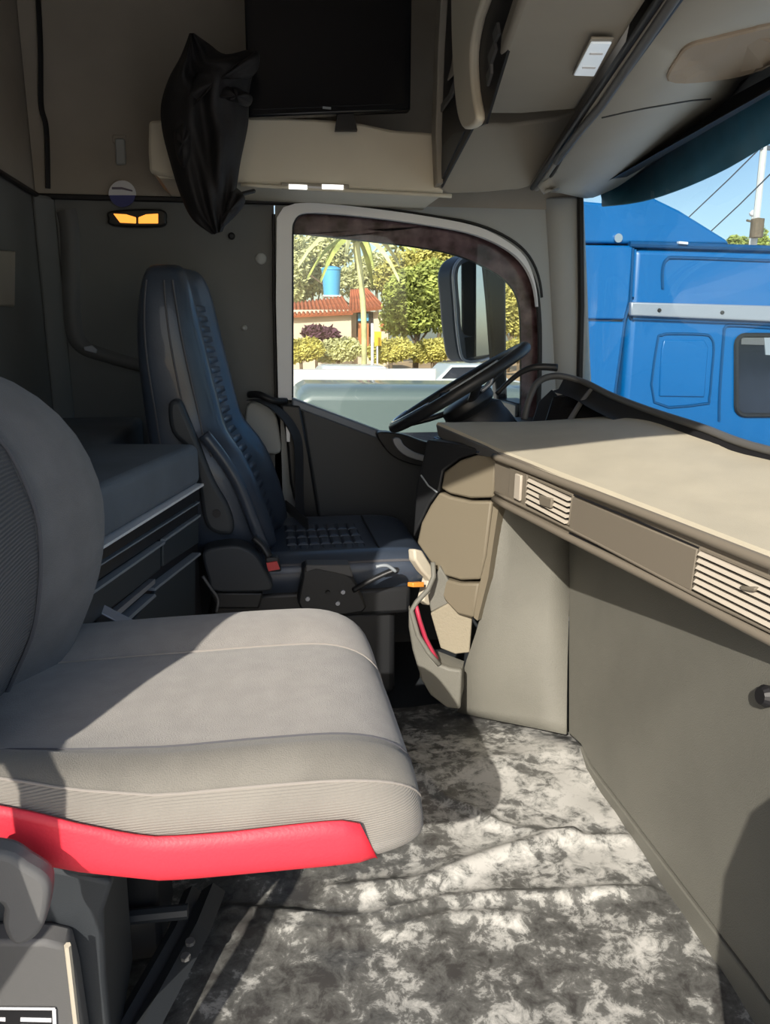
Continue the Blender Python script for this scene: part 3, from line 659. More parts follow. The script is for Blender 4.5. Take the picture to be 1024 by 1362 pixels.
# base under the seat
obj('seat_box', box(-.46, -.20, 1.14, 1.30, .01, .42), 'black_plastic', ps, bevel=.01)
obj('seat_pan', box(-.46, .12, .83, 1.33, .415, .46), 'black_plastic', ps, bevel=.01)
BP = plane3(PY(0, 1200, .84), PY(140, 1200, .84), PY(70, 1360, .90))
obj('base_cover', slab([(-60, 1150), (40, 1150), (110, 1165), (150, 1175), (137, 1215), (140, 1300), (152, 1420), (-60, 1420)], BP, -.16, 0), 'dark_grey', ps, bevel=.006)
BP2 = (BP[0] + BP[1] * .03, BP[1])
obj('base_cover', slab([(-60, 1255), (60, 1255), (90, 1262), (100, 1300), (118, 1420), (-60, 1420)], BP2, -.03, 0), 'mid_grey', ps, bevel=.006)
obj('cover_edge', tube([PP(x, y, BP2) + BP[1] * .001 for x, y in ((90, 1256), (94, 1290), (102, 1362), (108, 1410))], .004, 6), 'cream', ps)
obj('rating_label', slab([(-40, 1338), (74, 1340), (77, 1420), (-40, 1420)], BP2, .0, .002), 'black', ps, plabel='black and white data sticker')
lab = ps.children[-1]
for pixs in ([(-40, 1337), (74, 1338), (74, 1341), (-40, 1340)], [(70, 1340), (75, 1340), (78, 1420), (73, 1420)], [(28, 1351), (69, 1352), (69, 1357), (28, 1356)], [(28, 1360), (69, 1361), (69, 1380), (28, 1380)], [(-5, 1351), (8, 1351), (8, 1356), (-5, 1355)]):
    obj('sticker_mark', slab(pixs, BP2, .002, .0026), 'white', lab)
# release handle
HP = plane3(PY(0, 1140, .70), PY(60, 1140, .70), PY(30, 1240, .72))
hs = [[PP(x, y, HP) + HP[1] * t for x, y, t in r] for r in (
    [(-30, 1132, 0), (4, 1128, 0), (4, 1130, -.03), (-30, 1134, -.03)], [(-30, 1190, .0), (30, 1140, .0), (40, 1140, -.03), (-20, 1190, -.03)],)]
hnd = cat2([(-40, 1128), (12, 1128), (40, 1145), (66, 1165), (70, 1190), (60, 1235), (40, 1256), (18, 1256), (6, 1230), (4, 1200), (-40, 1180)], 4, True); hnd = [(x - 4, 1190 + (y - 1190) * .92 + 6) for x, y in hnd]
obj('release_handle', slab(hnd, HP, -.025, 0), 'mid_grey', ps, bevel=.012, seg=3, plabel='grey plastic release handle')
# slide rails under the cushion
for x0, x1 in ((-.16, .06),):
    pass
r1 = [PZ(284, 1185, .06), PZ(262, 1240, .06), PZ(175, 1400, .06)]
obj('slide_rail', tube(r1, .022, 4, flat=.8), 'dark_grey', ps)
r2 = [PZ(256, 1185, .05), PZ(234, 1240, .05), PZ(143, 1400, .05)]
obj('slide_rail', tube(r2, .016, 4, flat=.7), 'dark_grey', ps)
obj('rail_crossbar', tube([PZ(150, 1222, .12), PZ(250, 1212, .12)], .012, 8), 'dark_grey', ps)
for x, y in ((247, 1275), (253, 1255)): obj('rail_bolt', lathe([(.001, 0), (.008, 0), (.008, .006), (.001, .006)], PZ(x, y, .078), V((0, 0, 1)), 8), 'mid_grey', ps)
obj('shadow_strap', ribbon(cat([V((-.365, .515, .05)), V((-.365, .515, .4)), V((-.366, .515, .70)), V((-.40, .51, .78)), V((-.48, .505, .84))], 5), V((.042, 0, 0)), V((0, .003, 0))), 'belt', ps)  # unseen strap, added and shaped to cast the shadow band on the cushion side
# silver bracket beside the backrest
sb = plane3(PY(112, 808, 1.42), PY(185, 850, 1.42), PY(112, 820, 1.44))
obj('side_bracket', slab([(112, 806), (122, 806), (187, 840), (178, 852), (110, 822)], sb, -.015, .005), 'steel', ps, bevel=.002, plabel='silver metal bracket')
obj('side_bracket', slab([(105, 822), (165, 850), (160, 862), (100, 862)], sb, -.02, 0), 'mid_grey', ps, bevel=.003)

# ================================================================== driver seat
ds = thing('driver_seat', 'black leather high-back driver seat with stitched centre panel, near the steering wheel', 'seat', (.1, 2.30, 0))
DY = 2.30
#          z     xfront  xback  halfwidth
dz = [(.42, .035, -.20, .21), (.50, .022, -.23, .235), (.58, .0, -.25, .248), (.66, -.025, -.27, .252), (.73, -.058, -.285, .248), (.785, -.088, -.293, .222), (.83, -.098, -.298, .212), (.95, -.122, -.305, .212), (1.04, -.140, -.305, .208), (1.12, -.155, -.297, .200), (1.18, -.168, -.285, .188), (1.212, -.182, -.275, .168), (1.228, -.20, -.255, .135)]
SHR = .14                                                    # the seat is turned a little towards the bunk
def dsec(z, xf, xb, w):
    out = []; n = 36; xm = (xf + xb) / 2; h = (xf - xb) / 2
    for k in range(n):
        a = 2 * math.pi * k / n; ca, sa = math.cos(a), math.sin(a)
        yy = math.copysign(abs(ca) ** .45, ca) * w; fr = math.copysign(abs(sa) ** .45, sa)
        dish = -.02 * max(0, 1 - (abs(yy) / w / .5) ** 2) * max(0, fr)
        bol = .03 * max(0, 1 - ((abs(yy) / w - .72) / .28) ** 2) * max(0, fr) * (1 if z < .78 else .25)
        out.append(V((xm + fr * h + dish + bol + SHR * yy, DY + yy, z)))
    return out
obj('backrest', loft([dsec(*r) for r in dz]), 'leather', ds, sub=1)
for w_ in (.30, -.30):
    pass
# stitched lumps down the centre
for i in range(23):
    z = 1.115 - i * .0285
    xf = fn([(r[0], r[1]) for r in dz], z); sl_x = fn([(r[0], r[1]) for r in dz], z + .0125) - fn([(r[0], r[1]) for r in dz], z - .0125)
    bw_ = .085 if z > .8 else .075
    obj('stitched_pad', loft([[V((xf - .022 + d + sl_x * h / .025 + (0 if abs(u) < 1 else -.008) + SHR * u * bw_, DY + u * bw_, z + h)) for u in (-1, -.7, 0, .7, 1)] for h, d in ((-.0125, .002), (-.007, .013), (.007, .013), (.0125, .002))], closed=False), 'leather', ds, smooth=True)
for s_ in (-1, 1):
    pth = []
    for i in range(20):
        z = 1.14 - i * .034; xf = fn([(r[0], r[1]) for r in dz], z); bw_ = .095
        pth.append(V((xf - .008 + SHR * s_ * bw_, DY + s_ * bw_, z)))
    obj('piping', tube(cat(pth, 2), .005, 6), 'leather', ds, smooth=True)
# piping along the near side of the back
for fx in (.25, .62, .8):
    pth = [V((lerp(r[2], r[1], fx), DY - r[3] * (1.0 if fx < .7 else .985) - .001, r[0])) + V((-SHR * r[3], 0, 0)) for r in dz[4:11]]
    obj('piping', tube(cat(pth, 3), .0025, 6), 'stitch_dark', ds)
# cushion
csec = [(2.06, .33), (2.035, .37), (2.035, .41), (2.055, .435), (2.09, .447), (2.13, .444), (2.2, .438), (2.3, .436), (2.4, .438), (2.47, .444), (2.51, .447), (2.545, .435), (2.565, .41), (2.565, .37), (2.54, .33)]
cyz = cat2(csec, 2)
def dc(x, y, z):
    t = max(0, (x - .30) / (.462 - .30)); s_ = (1 - min(1, t) ** 2.8) ** (1 / 2.8)
    return V((x, DY + (y - DY) * lerp(.82, 1, s_), .385 + (z - .385) * lerp(.25, 1, s_)))
cx = [-.10 + .40 * i / 8 for i in range(9)] + [.30 + .162 * math.sin(math.pi / 2 * i / 9) for i in range(1, 10)]
obj('cushion', loft([[dc(x, *p) for p in cyz] for x in cx]), 'leather', ds, smooth=True)
for iy in range(4):
    for ix in range(7):
        x0 = .07 + ix * .033; y0 = 2.14 + iy * .082
        zt = .446
        obj('quilted_block', loft([[V((x0 - a, y0 - b, zt - .008 + h)), V((x0 + a, y0 - b, zt - .008 + h)), V((x0 + a, y0 + b, zt - .008 + h)), V((x0 - a, y0 + b, zt - .008 + h))] for a, b, h in ((.015, .038, 0), (.0135, .036, .004), (.008, .028, .007))]), 'leather', ds)
obj('seam', tube([V((.315, 2.10 + .4 * i / 8, .446)) for i in range(9)], .003, 6), 'black', ds)
obj('piping', tube([dc(x, *cyz[5]) for x in cx], .004, 6), 'stitch_dark', ds)
# suspension base
obj('seat_base', box(-.18, .36, 2.07, 2.53, .0, .27), 'black_plastic', ds, bevel=.02)
obj('seat_frame', box(-.16, .40, 2.045, 2.55, .26, .345), 'black_plastic', ds, bevel=.015)
sp_ = (V((0, 1.985, 0)), V((0, -1, 0)))
def S(x, y, t=0): return PP(x, y, sp_) + V((0, -t, 0))
cb = obj('control_box', slab(cat2([(402, 768), (404, 755), (420, 752), (448, 758), (468, 768), (480, 790), (482, 815), (402, 815)], 3, True), sp_, -.06, 0), 'black_plastic', ds, bevel=.006)
obj('control_top', slab([(407, 751), (465, 751), (470, 768), (445, 762), (420, 757), (406, 762)], sp_, -.05, .004), 'dash_grey', cb, bevel=.004)
for x, y in ((409, 796), (456, 787), (449, 802), (436, 788)):
    obj('control_knob', lathe([(.001, 0), (.007, 0), (.006, .006), (.001, .006)], S(x, y, 0), V((0, -1, 0)), 10), 'steel' if y != 788 else 'black', cb)
obj('control_lever', tube(cat([S(470, 785, .0), S(492, 770, .012), S(520, 756, .02), S(527, 756, .02)], 4), .013, 8, flat=.6), 'black_plastic', ds, smooth=True)
obj('lever_tip', tube(cat([S(498, 750, .028), S(512, 748, .03), S(524, 756, .03)], 4), .005, 6), 'drawer_edge', ds, smooth=True)
# side shield and armrest on the near side
shield = cat2([(270, 745), (272, 733), (295, 727), (320, 727), (342, 740), (356, 764), (362, 784), (340, 788), (285, 787), (277, 770)], 4, True)
obj('side_shield', slab(shield, sp_, -.08, 0), 'dark_grey', ds, bevel=.012, seg=3)
obj('side_shield', slab([(278, 790), (350, 790), (345, 812), (290, 812)], sp_, -.08, -.01), 'black_plastic', ds, bevel=.006)
armr = cat2([(224, 538), (238, 533), (248, 552), (262, 585), (285, 640), (303, 672), (311, 700), (305, 712), (282, 708), (270, 690), (262, 640), (250, 600), (228, 575)], 4, True)
ar = (V((0, 2.03, 0)), V((0, -1, 0)))
arm_o = obj('armrest', slab(armr, ar, -.05, 0), 'dark_grey', ds, bevel=.012, seg=3, plabel='folded-up charcoal armrest')
obj('armrest_hinge', lathe([(.001, 0), (.011, 0), (.011, .004), (.001, .004)], PP(288, 683, ar) + V((0, 0, 0)), V((0, -1, 0)), 12), 'black', arm_o)
# lumbar frame strap next to the armrest
obj('back_bolster_strip', tube(cat([PP(x, y, ar) + V((0, .03, 0)) for x, y in ((270, 580), (295, 612), (318, 650), (338, 700), (352, 735))], 4), .017, 8), 'leather', ds, smooth=True)
obj('buckle_stalk', tube(cat([S(338, 715, .0), S(350, 725, .01), S(358, 738, .015)], 4), .014, 8, flat=.7), 'black_plastic', ds, smooth=True)
bu = obj('buckle', slab([(352, 738), (370, 738), (374, 757), (356, 758)], sp_, -.01, .022), 'black_plastic', ds, bevel=.004)
obj('buckle_button', slab([(354, 745), (368, 743), (372, 753), (357, 756)], sp_, .022, .027), 'buckle_red', bu, plabel='red release button')
obj('cable', tube(cat([S(270, 765, .01), S(280, 780, .01), S(290, 795, .01), S(288, 812, .01)], 4), .004, 6), 'mid_grey', ds, smooth=True)
# ---- seat belt by the door pillar
bt = thing('seat_belt', 'black seat belt running down beside the driver door to the seat cushion', 'seat belt', L3(385, 700, .08))
bp_ = [L3(334, 530, .05), L3(352, 532, .09), L3(372, 545, .10), L3(388, 566, .10), L3(395, 590, .10), L3(396, 640, .10), L3(397, 690, .11)]
obj('strap', ribbon(cat(bp_, 5), V((.03, .035, 0)), V((.003, -.003, .003))), 'belt', bt, smooth=False)
obj('guide_loop', tube(cat([L3(332, 524, .03), L3(345, 523, .07), L3(362, 530, .08), L3(380, 532, .05)], 4), .012, 8), 'black', bt, smooth=True)
obj('retractor_cover', slab([(372, 535), (398, 537), (410, 600), (425, 695), (400, 700), (385, 640), (380, 580)], LP, .02, .07), 'black_plastic', bt, bevel=.008)
obj('anchor_clip', slab([(379, 562), (384, 562), (384, 582), (380, 582)], LP, .10, .108), 'steel', bt)
obj('lap_strap', ribbon(cat([PY(380, 672, 2.52), PY(392, 682, 2.45), PY(402, 692, 2.38), PY(410, 697, 2.32)], 4), V((.0, .02, .03)), V((.002, 0, .002))), 'belt', bt)
struct('trim_14', slab(cat2([(328, 540), (350, 536), (366, 550), (372, 580), (372, 601), (350, 601), (330, 600)], 3, True), LP, 0, .03), 'pillar', bevel=.006)

# ================================================================== bunk
ZB = .775
ba, bb = PZ(265, 590, ZB), PZ(150, 640, ZB)
bfl = plane3(ba, bb, ba + V((0, 0, -.3)))
def B(x, y, t=0): return PP(x, y, bfl) + bfl[1] * t
bd = (bb - ba).normalized(); end = B(131, 725) + bd * .03; end.z = 0
bunk = thing('bunk', 'dark grey sleeper bunk with a black drawer front between the two seats', 'bunk', (-.45, 1.7, 0))
pl_ = [V((ba.x, ba.y, 0)), V((end.x, end.y, 0)), V((-.60, end.y - .01, 0)), V((-.60, .58, 0)), V((RX + .01, .58, 0)), V((RX + .01, WY - .07, 0)), V((-.40, WY - .07, 0)), V((-.40, ba.y + .05, 0)), V((ba.x - .04, ba.y + .015, 0))]
zm = B(265, 645).z
obj('mattress', prism([p + V((0, 0, zm)) for p in pl_], V((0, 0, ZB - zm))), 'mattress', bunk, bevel=.02, seg=4)
inn = [p.copy() for p in pl_]; inn[0] += -bfl[1] * .02; inn[1] += -bfl[1] * .02
obj('bunk_base', prism([p for p in inn], V((0, 0, zm - .001))), 'black', bunk)
def bstrip(name, m, pix_, t0, t1, par=bunk, **k): return obj(name, slab(pix_, bfl, t0, t1), m, par, **k)
bstrip('trim_strip', 'frame_light', [(100, 745), (266, 643), (266, 646), (100, 749)], -.02, .010)
bstrip('rail', 'black_plastic', [(100, 750), (266, 648), (266, 664), (100, 768)], -.02, -.002)
bstrip('trim_strip', 'drawer_edge', [(100, 773), (266, 667), (266, 669), (100, 775)], -.02, -.001)
bstrip('rail', 'black_plastic', [(100, 777), (266, 671), (266, 683), (100, 795)], -.02, -.006)
d1 = bstrip('drawer', 'drawer', [(100, 800), (214, 722), (214, 757), (100, 848)], -.02, 0, bevel=.003)
bstrip('drawer_edge', 'drawer_edge', [(100, 799), (215, 720), (215, 723), (100, 803)], -.01, .008, d1)
d2 = bstrip('drawer', 'drawer', [(219, 719), (266, 686), (266, 722), (219, 754)], -.02, -.003, bevel=.003)
bstrip('drawer_edge', 'drawer_edge', [(219, 717), (266, 684), (266, 687), (219, 720)], -.01, .002, d2)
d3 = bstrip('drawer', 'drawer', [(220, 778), (266, 742), (266, 840), (160, 860)], -.02, -.012, bevel=.003)
bstrip('drawer_edge', 'steel', [(150, 815), (204, 770), (204, 776), (156, 818)], -.01, .004, d3)
bstrip('drawer_edge', 'drawer_edge', [(205, 782), (266, 735), (266, 738), (205, 786)], -.02, .002, d3)
bstrip('drawer_edge', 'drawer_edge', [(165, 825), (205, 790), (207, 793), (168, 828)], -.02, .002, d3)

# ================================================================== overhead
SH = (V((0, 2.42, 0)), V((0, -1, 0)))
sh = thing('overhead_shelf', 'beige overhead shelf above the driver door with a small lit lamp underneath', 'shelf', PY(440, 252, 2.5))
def H(x, y, t=0): return PP(x, y, SH) + V((0, -t, 0))
front = cat2([(198, 160), (198, 215), (212, 233), (320, 243), (420, 249), (590, 257)], 4) + cat2([(590, 178), (560, 175), (520, 172), (470, 162), (400, 157), (300, 154)], 4)
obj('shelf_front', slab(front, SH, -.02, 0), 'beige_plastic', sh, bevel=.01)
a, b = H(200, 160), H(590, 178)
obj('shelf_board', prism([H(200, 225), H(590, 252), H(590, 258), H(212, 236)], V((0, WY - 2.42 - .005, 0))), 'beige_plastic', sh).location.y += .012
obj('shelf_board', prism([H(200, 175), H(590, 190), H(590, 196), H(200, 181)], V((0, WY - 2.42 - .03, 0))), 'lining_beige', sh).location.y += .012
obj('shelf_lip', tube(cat([H(x, y, .004) for x, y in ((320, 246), (420, 252), (500, 256), (600, 261))], 4), .006, 8), 'beige_plastic', sh, smooth=True)
lm = thing('shelf_lamp', 'narrow glowing white lamp set under the overhead shelf', 'lamp', H(418, 250))
obj('lamp_housing', slab([(374, 243), (464, 246), (464, 255), (374, 252)], SH, 0, .008), 'beige_roof', lm, bevel=.002)
for x0, x1 in ((384, 408), (428, 456)): obj('lamp_lens', slab([(x0, 246), (x1, 247), (x1, 253), (x0, 252)], SH, .008, .011), 'white_lamp', lm)
obj('lamp_lens', slab([(408, 248), (428, 249), (428, 252), (408, 251)], SH, .008, .010), 'white', lm)
# television
TVP = (V((0, 2.36, 0)), V((0, -1, 0)))
tv = thing('television', 'flat black television standing on the overhead shelf behind the hanging cloth', 'television', PP(440, 160, TVP))
obj('tv_case', slab([(322, -90), (549, -90), (546, 147), (330, 156)], TVP, -.035, 0), 'tv', tv, bevel=.006)
obj('tv_screen', slab([(332, -80), (541, -80), (538, 138), (338, 146)], TVP, 0, .002), 'black_gloss', tv)
obj('tv_stand', slab([(450, 146), (470, 145), (476, 172), (446, 172)], TVP, -.03, -.01), 'black', tv)
obj('tv_badge', slab([(429, 142), (440, 143), (440, 146), (429, 145)], TVP, .002, .004), 'drawer_edge', tv)

# front lockers and roof console
oc = thing('roof_console', 'beige roof console with open lockers and dark grab rail above the windscreen', 'roof console', (.8, 2.3, 1.5))
lp = plane3(PY(580, 257, 2.42), PY(705, 252, 2.46), PY(640, 162, 2.22))
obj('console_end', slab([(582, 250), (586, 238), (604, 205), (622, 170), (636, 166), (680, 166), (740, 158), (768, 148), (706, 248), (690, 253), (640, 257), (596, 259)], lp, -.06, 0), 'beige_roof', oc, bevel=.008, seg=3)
zpl = (V((0, 0, 1.60)), V((0, 0, -1)))
def U(x, y, z): return PZ(x, y, z)
u0, u1, u2, u3 = U(640, 152, 1.60), U(768, 146, 1.585), U(862, 0, 1.60), U(692, 0, 1.615)
far_l = u3 + (u3 - u0).normalized() * .85; far_r = u2 + (u2 - u1).normalized() * .85
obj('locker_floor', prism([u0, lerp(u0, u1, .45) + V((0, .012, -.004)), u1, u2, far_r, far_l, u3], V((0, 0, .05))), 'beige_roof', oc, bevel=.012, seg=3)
# rear edge frame and painted-dark slots of the lockers (facing the bunk)
fr1 = [PY(598, 250, 2.40) , ]
pz = plane3(PY(582, 245, 2.40), PY(580, 60, 2.30), PY(692, 0, 1.55))
obj('locker_shade', slab([(582, 250), (578, 175), (582, 60), (590, -60), (706, -60), (640, 165), (622, 172)], pz, -.016, -.010), 'black', oc)  # flat black sheet paints the shaded depth of the slots
obj('locker_post', slab(cat2([(626, 172), (640, 160), (634, 120), (632, 70), (640, 25), (655, -30), (612, -60), (606, -20), (606, 40), (608, 90), (612, 140), (618, 165)], 3, True), pz, -.012, .012), 'beige_plastic', oc, bevel=.008, seg=3)
obj('locker_post', slab([(577, 178), (581, 60), (588, -60), (594, -60), (587, 60), (583, 178), (585, 244), (580, 250)], pz, -.012, .008), 'beige_roof', oc, bevel=.004)
obj('locker_strap', slab([(592, 108), (598, 85), (604, 40), (608, -20), (612, -20), (609, 45), (607, 80), (600, 100)], pz, -.010, -.004), 'beige_roof', oc, bevel=.003)
obj('locker_strap', slab([(583, 140), (594, 124), (606, 92), (608, 100), (598, 130), (584, 150)], pz, -.010, -.004), 'mid_grey', oc, bevel=.003)
obj('locker_net', slab([(584, 240), (585, 195), (600, 178), (614, 175), (600, 205)], pz, -.010, -.006), 'dark_grey', oc)
for q_ in ([(652, 45), (658, 30), (660, 45), (654, 58)], [(646, 75), (654, 55), (656, 66), (648, 90)], [(644, 100), (650, 85), (650, 98), (645, 115)]):
    obj('locker_item', slab(q_, pz, -.010, -.004), 'mid_grey', oc)
# rails
def rail(name, pts, r, m, zz):
    P = [U(x, y, z) for (x, y), z in zip(pts, zz)]; P.append(P[-1] + (P[-1] - P[-2]).normalized() * .8)
    obj(name, tube(P, r, 8), m, oc, smooth=True)
zr = (1.49, 1.53, 1.565, 1.59)
rail('rail', [(708, 250), (748, 190), (790, 128), (876, 0)], .008, 'black', zr)
rail('rail', [(714, 251), (754, 193), (798, 128), (888, 0)], .009, 'beige_roof', zr)
rail('rail', [(723, 251), (764, 190), (808, 128), (900, 0)], .009, 'black', zr)
rail('grab_rail', [(740, 215), (768, 178), (800, 140), (868, 40)], .010, 'dash_grey', (1.50, 1.525, 1.55, 1.575))
# front panel above the windscreen
fA, fB, fC = PY(735, 252, 2.60), PY(776, 262, 2.70), U(1024, 85, 1.63)
fr_ = list(FRE[:8])
bk_px = [(722, 249), (735, 236), (750, 212), (768, 185), (790, 152), (815, 116), (850, 66), (898, 0)]
zbk = [1.478, 1.495, 1.51, 1.525, 1.545, 1.56, 1.58, 1.605]
bk_ = [U(x, y, z) for (x, y), z in zip(bk_px, zbk)]
fr_.append(V((fr_[-1].x - .02, .56, 1.64))); bk_.append(V((bk_[-1].x + .02, .56, 1.63)))
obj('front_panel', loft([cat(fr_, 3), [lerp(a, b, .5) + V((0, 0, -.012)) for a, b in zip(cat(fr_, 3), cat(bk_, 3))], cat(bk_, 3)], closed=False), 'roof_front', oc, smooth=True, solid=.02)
from mathutils.geometry import intersect_ray_tri
FG = loft([cat(fr_, 3), [lerp(a, b, .5) + V((0, 0, -.012)) for a, b in zip(cat(fr_, 3), cat(bk_, 3))], cat(bk_, 3)], closed=False)
def on_panel(x, y, dz=0.0):
    d = ray(x, y)
    for q in FG[1]:
        for t in ((q[0], q[1], q[2]), (q[0], q[2], q[3])):
            h = intersect_ray_tri(FG[0][t[0]], FG[0][t[1]], FG[0][t[2]], d, CAM, True)
            if h: return h + V((0, 0, dz))
    return PZ(x, y, 1.60 + dz)
obj('panel_seam', tube([on_panel(x, y, -.001) for x, y in ((800, 156), (830, 149), (860, 143), (890, 138), (920, 133), (945, 131))], .0022, 6), 'dark_grey', oc)
pp2 = cat2([(888, 104), (900, 75), (915, 58), (950, 48), (1060, 26), (1060, 70), (1000, 94), (940, 105)], 4, True)
pc = (958, 76); rings = []
for s_, dz_ in ((1.0, .004), (1.0, -.005), (.96, -.008), (.7, -.008), (.4, -.008), (.05, -.008)):
    rings.append([on_panel(pc[0] + (x - pc[0]) * s_, pc[1] + (y - pc[1]) * s_, dz_) for x, y in pp2])
obj('speaker_patch', loft(rings), 'beige_patch', oc, smooth=False)
# ceiling lamp in the locker floor
rl = thing('roof_lamp', 'small rectangular white lamp set in the roof console beside the grab rail', 'lamp', U(788, 72, 1.585))
lq = [U(x, y, 1.592) for x, y in ((786, 48), (817, 48), (791, 98), (761, 97))]
obj('lamp_frame', prism(lq, V((0, 0, -.005))), 'beige_roof', rl, bevel=.002)
c_ = sum(lq, V()) / 4
obj('lamp_lens', prism([lerp(c_, p, .9) + V((0, 0, -.005)) for p in lq], V((0, 0, -.004))), 'roof_lamp', rl, bevel=.002)
for t in (.3, .68):
    m1, m2 = lerp(lq[0], lq[3], t), lerp(lq[1], lq[2], t)
    q4 = [lerp(m1, m2, .22), lerp(m1, m2, .78)]
    obj('lamp_bulb', tube([p + V((0, 0, -.008)) for p in q4], .004, 6), 'white', rl)
# teal sun visor outside the windscreen top
vt = [p_ + V((.06, 0, .03)) for p_ in wt]
vb_px = [(800, 274), (840, 269), (872, 262), (920, 245), (970, 222), (1030, 188)]
vbx = [1.20, 1.23, 1.25, 1.28, 1.305, 1.33]
vb = [PX(x, y, X_) for (x, y), X_ in zip(vb_px, vbx)]; vb.append(vb[-1] + V((0, -.35, .02))); vb.append(V((1.28, .6, 1.56)))
vb = cat(vb, 6)
vt, vb = resamp(vt, 40), resamp(vb, 40)
vis = obj('sun_visor', loft([[p + V((0, 0, .06)) for p in vt], [lerp(a, b, .5) + V((.012, 0, 0)) for a, b in zip(vt, vb)], vb], closed=False), 'teal', smooth=True, solid=.006)
tag(vis, 'dark teal sun visor hanging across the top of the windscreen', 'sun visor')

# ================================================================== small things on the left wall
UW = (V((0, WY - .004, 0)), V((0, -1, 0)))
hk = thing('coat_hook', 'small grey coat hook on the upper wall above the round badge', 'hook', PP(160, 220, UW))
obj('hook_plate', slab([(150, 180), (168, 180), (168, 190), (150, 190)], UW, 0, .006), 'lining_beige', hk, bevel=.002)
obj('hook_arm', slab([(154, 186), (167, 186), (169, 220), (156, 221)], UW, .006, .022), 'pillar', hk, bevel=.005)
bd_ = thing('round_badge', 'round badge, white upper half and navy lower half, above the orange lamp', 'badge', PP(164, 278, UW))
cx_, cy_ = 164.5, 260
def arc(a0, a1, r, n=14): return [(cx_ + r * math.cos(math.radians(a0 + (a1 - a0) * k / n)), cy_ + r * math.sin(math.radians(a0 + (a1 - a0) * k / n))) for k in range(n + 1)]
obj('badge_top', slab(arc(175, 365, 18), UW, .02, .028), 'white', bd_)
obj('badge_bottom', slab(arc(5, 175, 17), UW, .02, .027), 'navy', bd_)
obj('badge_line', slab([(151, 251), (164, 251), (178, 255), (178, 257), (164, 254), (151, 254)], UW, .028, .029), 'purple_dark', bd_)
ol = thing('orange_lamp', 'dark wall lamp with two glowing orange spots under the round badge', 'lamp', PP(183, 302, LP))
obj('lamp_body', slab(cat2([(150, 282), (215, 280), (222, 292), (215, 303), (152, 302), (146, 292)], 3, True), LP, 0, .03), 'black_plastic', ol, bevel=.006)
obj('lamp_spot', slab([(153, 286), (170, 287), (183, 291), (183, 299), (162, 298)], LP, .03, .034), 'orange_lamp', ol, bevel=.002)
obj('lamp_spot', slab([(186, 291), (196, 287), (212, 286), (212, 299), (186, 299)], LP, .03, .034), 'orange_lamp', ol, bevel=.002)
RPL = (V((RX, 0, 0)), V((1, 0, 0)))
obj_ = obj('wall_plate', slab([(-60, 330), (15, 334), (14, 408), (-60, 404)], RPL, 0, .012), 'lining_beige', bevel=.004)
tag(obj_, 'flat beige cover plate on the rear wall above the passenger seat', 'wall plate')
for n_, (x, y, r) in enumerate(((347, 344, .020), (325, 436, .010), (308, 314, .012))):
    t_ = tag(obj('trim_button', lathe([(.0005, 0), (r, 0), (r * .9, .006), (r * .5, .010), (.0005, .010)], L3(x, y), V((0, -1, 0)), 14), 'pillar' if n_ < 2 else 'black', smooth=False, bevel=.001),
        ['large pale trim button on the grey wall beside the window', 'small pale trim button lower on the wall behind the driver seat', 'dark trim button on the wall under the hanging cloth'][n_], 'trim button', 'trim buttons on the left wall')
# glint catch on the rib
obj_ = obj('rib_catch', slab([(113, 461), (124, 459), (131, 465), (130, 470), (114, 466)], LP, .016, .022), 'steel', bevel=.002)
tag(obj_, 'tiny shiny catch on the moulded wall rib beside the driver seat', 'catch')

# ================================================================== hanging cloth
jk = thing('hanging_cloth', 'black cloth cover bunched and hanging in front of the television', 'cloth', PY(275, 310, 2.25))
left = cat2([(252, 44), (240, 75), (224, 105), (214, 140), (216, 175), (226, 215), (240, 260), (256, 292), (282, 312)], 5)
right = cat2([(258, 44), (278, 58), (300, 72), (340, 68), (332, 120), (330, 165), (320, 215), (312, 262), (296, 308)], 5)
nv = 24; sec_f, sec_b = [], []
for i, (l, r) in enumerate(zip(left, right)):
    row, rb = [], []; t = i / (len(left) - 1)
    for k in range(nv + 1):
        u = k / nv; x = lerp(l[0], r[0], u); y = lerp(l[1], r[1], u)
        dome = math.sin(math.pi * u) ** .6
        fold = .022 * math.sin(u * 13 + t * 5 + 1.2 * math.sin(t * 7)) + .014 * math.sin(u * 27 - t * 9) + .012 * math.sin(t * 19 + u * 6)
        row.append(PY(x, y, 2.28 - .11 * dome * (.55 + .45 * math.sin(math.pi * min(1, t * 1.1))) + fold * dome))
    sec_f.append(row + [PY(lerp(r[0], l[0], k / 6), lerp(r[1], l[1], k / 6), 2.418) for k in range(1, 6)])
obj('cloth_body', loft(sec_f), 'cloth_black', jk, smooth=True)
def lobe(pts, name='cloth_fold', y0=2.2, d=.05):
    pp = cat2(pts, 4, True); c2 = (sum(p[0] for p in pp) / len(pp), sum(p[1] for p in pp) / len(pp))
    secs = []
    for s_, dy in ((1.0, .05), (.97, .01), (.8, -.02), (.5, -.035), (.15, -.04)):
        secs.append([PY(c2[0] + (x - c2[0]) * s_, c2[1] + (y - c2[1]) * s_, y0 + dy + .012 * math.sin(x * .3 + y * .2)) for x, y in pp])
    obj(name, loft(secs), 'cloth_black', jk, smooth=True)
lobe([(262, 96), (290, 84), (318, 82), (342, 68), (345, 86), (332, 104), (300, 102), (280, 112), (256, 140), (240, 158), (244, 130)])
lobe([(300, 112), (326, 122), (336, 130), (330, 142), (310, 136), (284, 128)])
lobe([(232, 170), (250, 160), (256, 190), (246, 225), (234, 205)])
lobe([(285, 312), (300, 300), (318, 282), (326, 268), (322, 256), (308, 250), (296, 280), (284, 300)], y0=2.27)
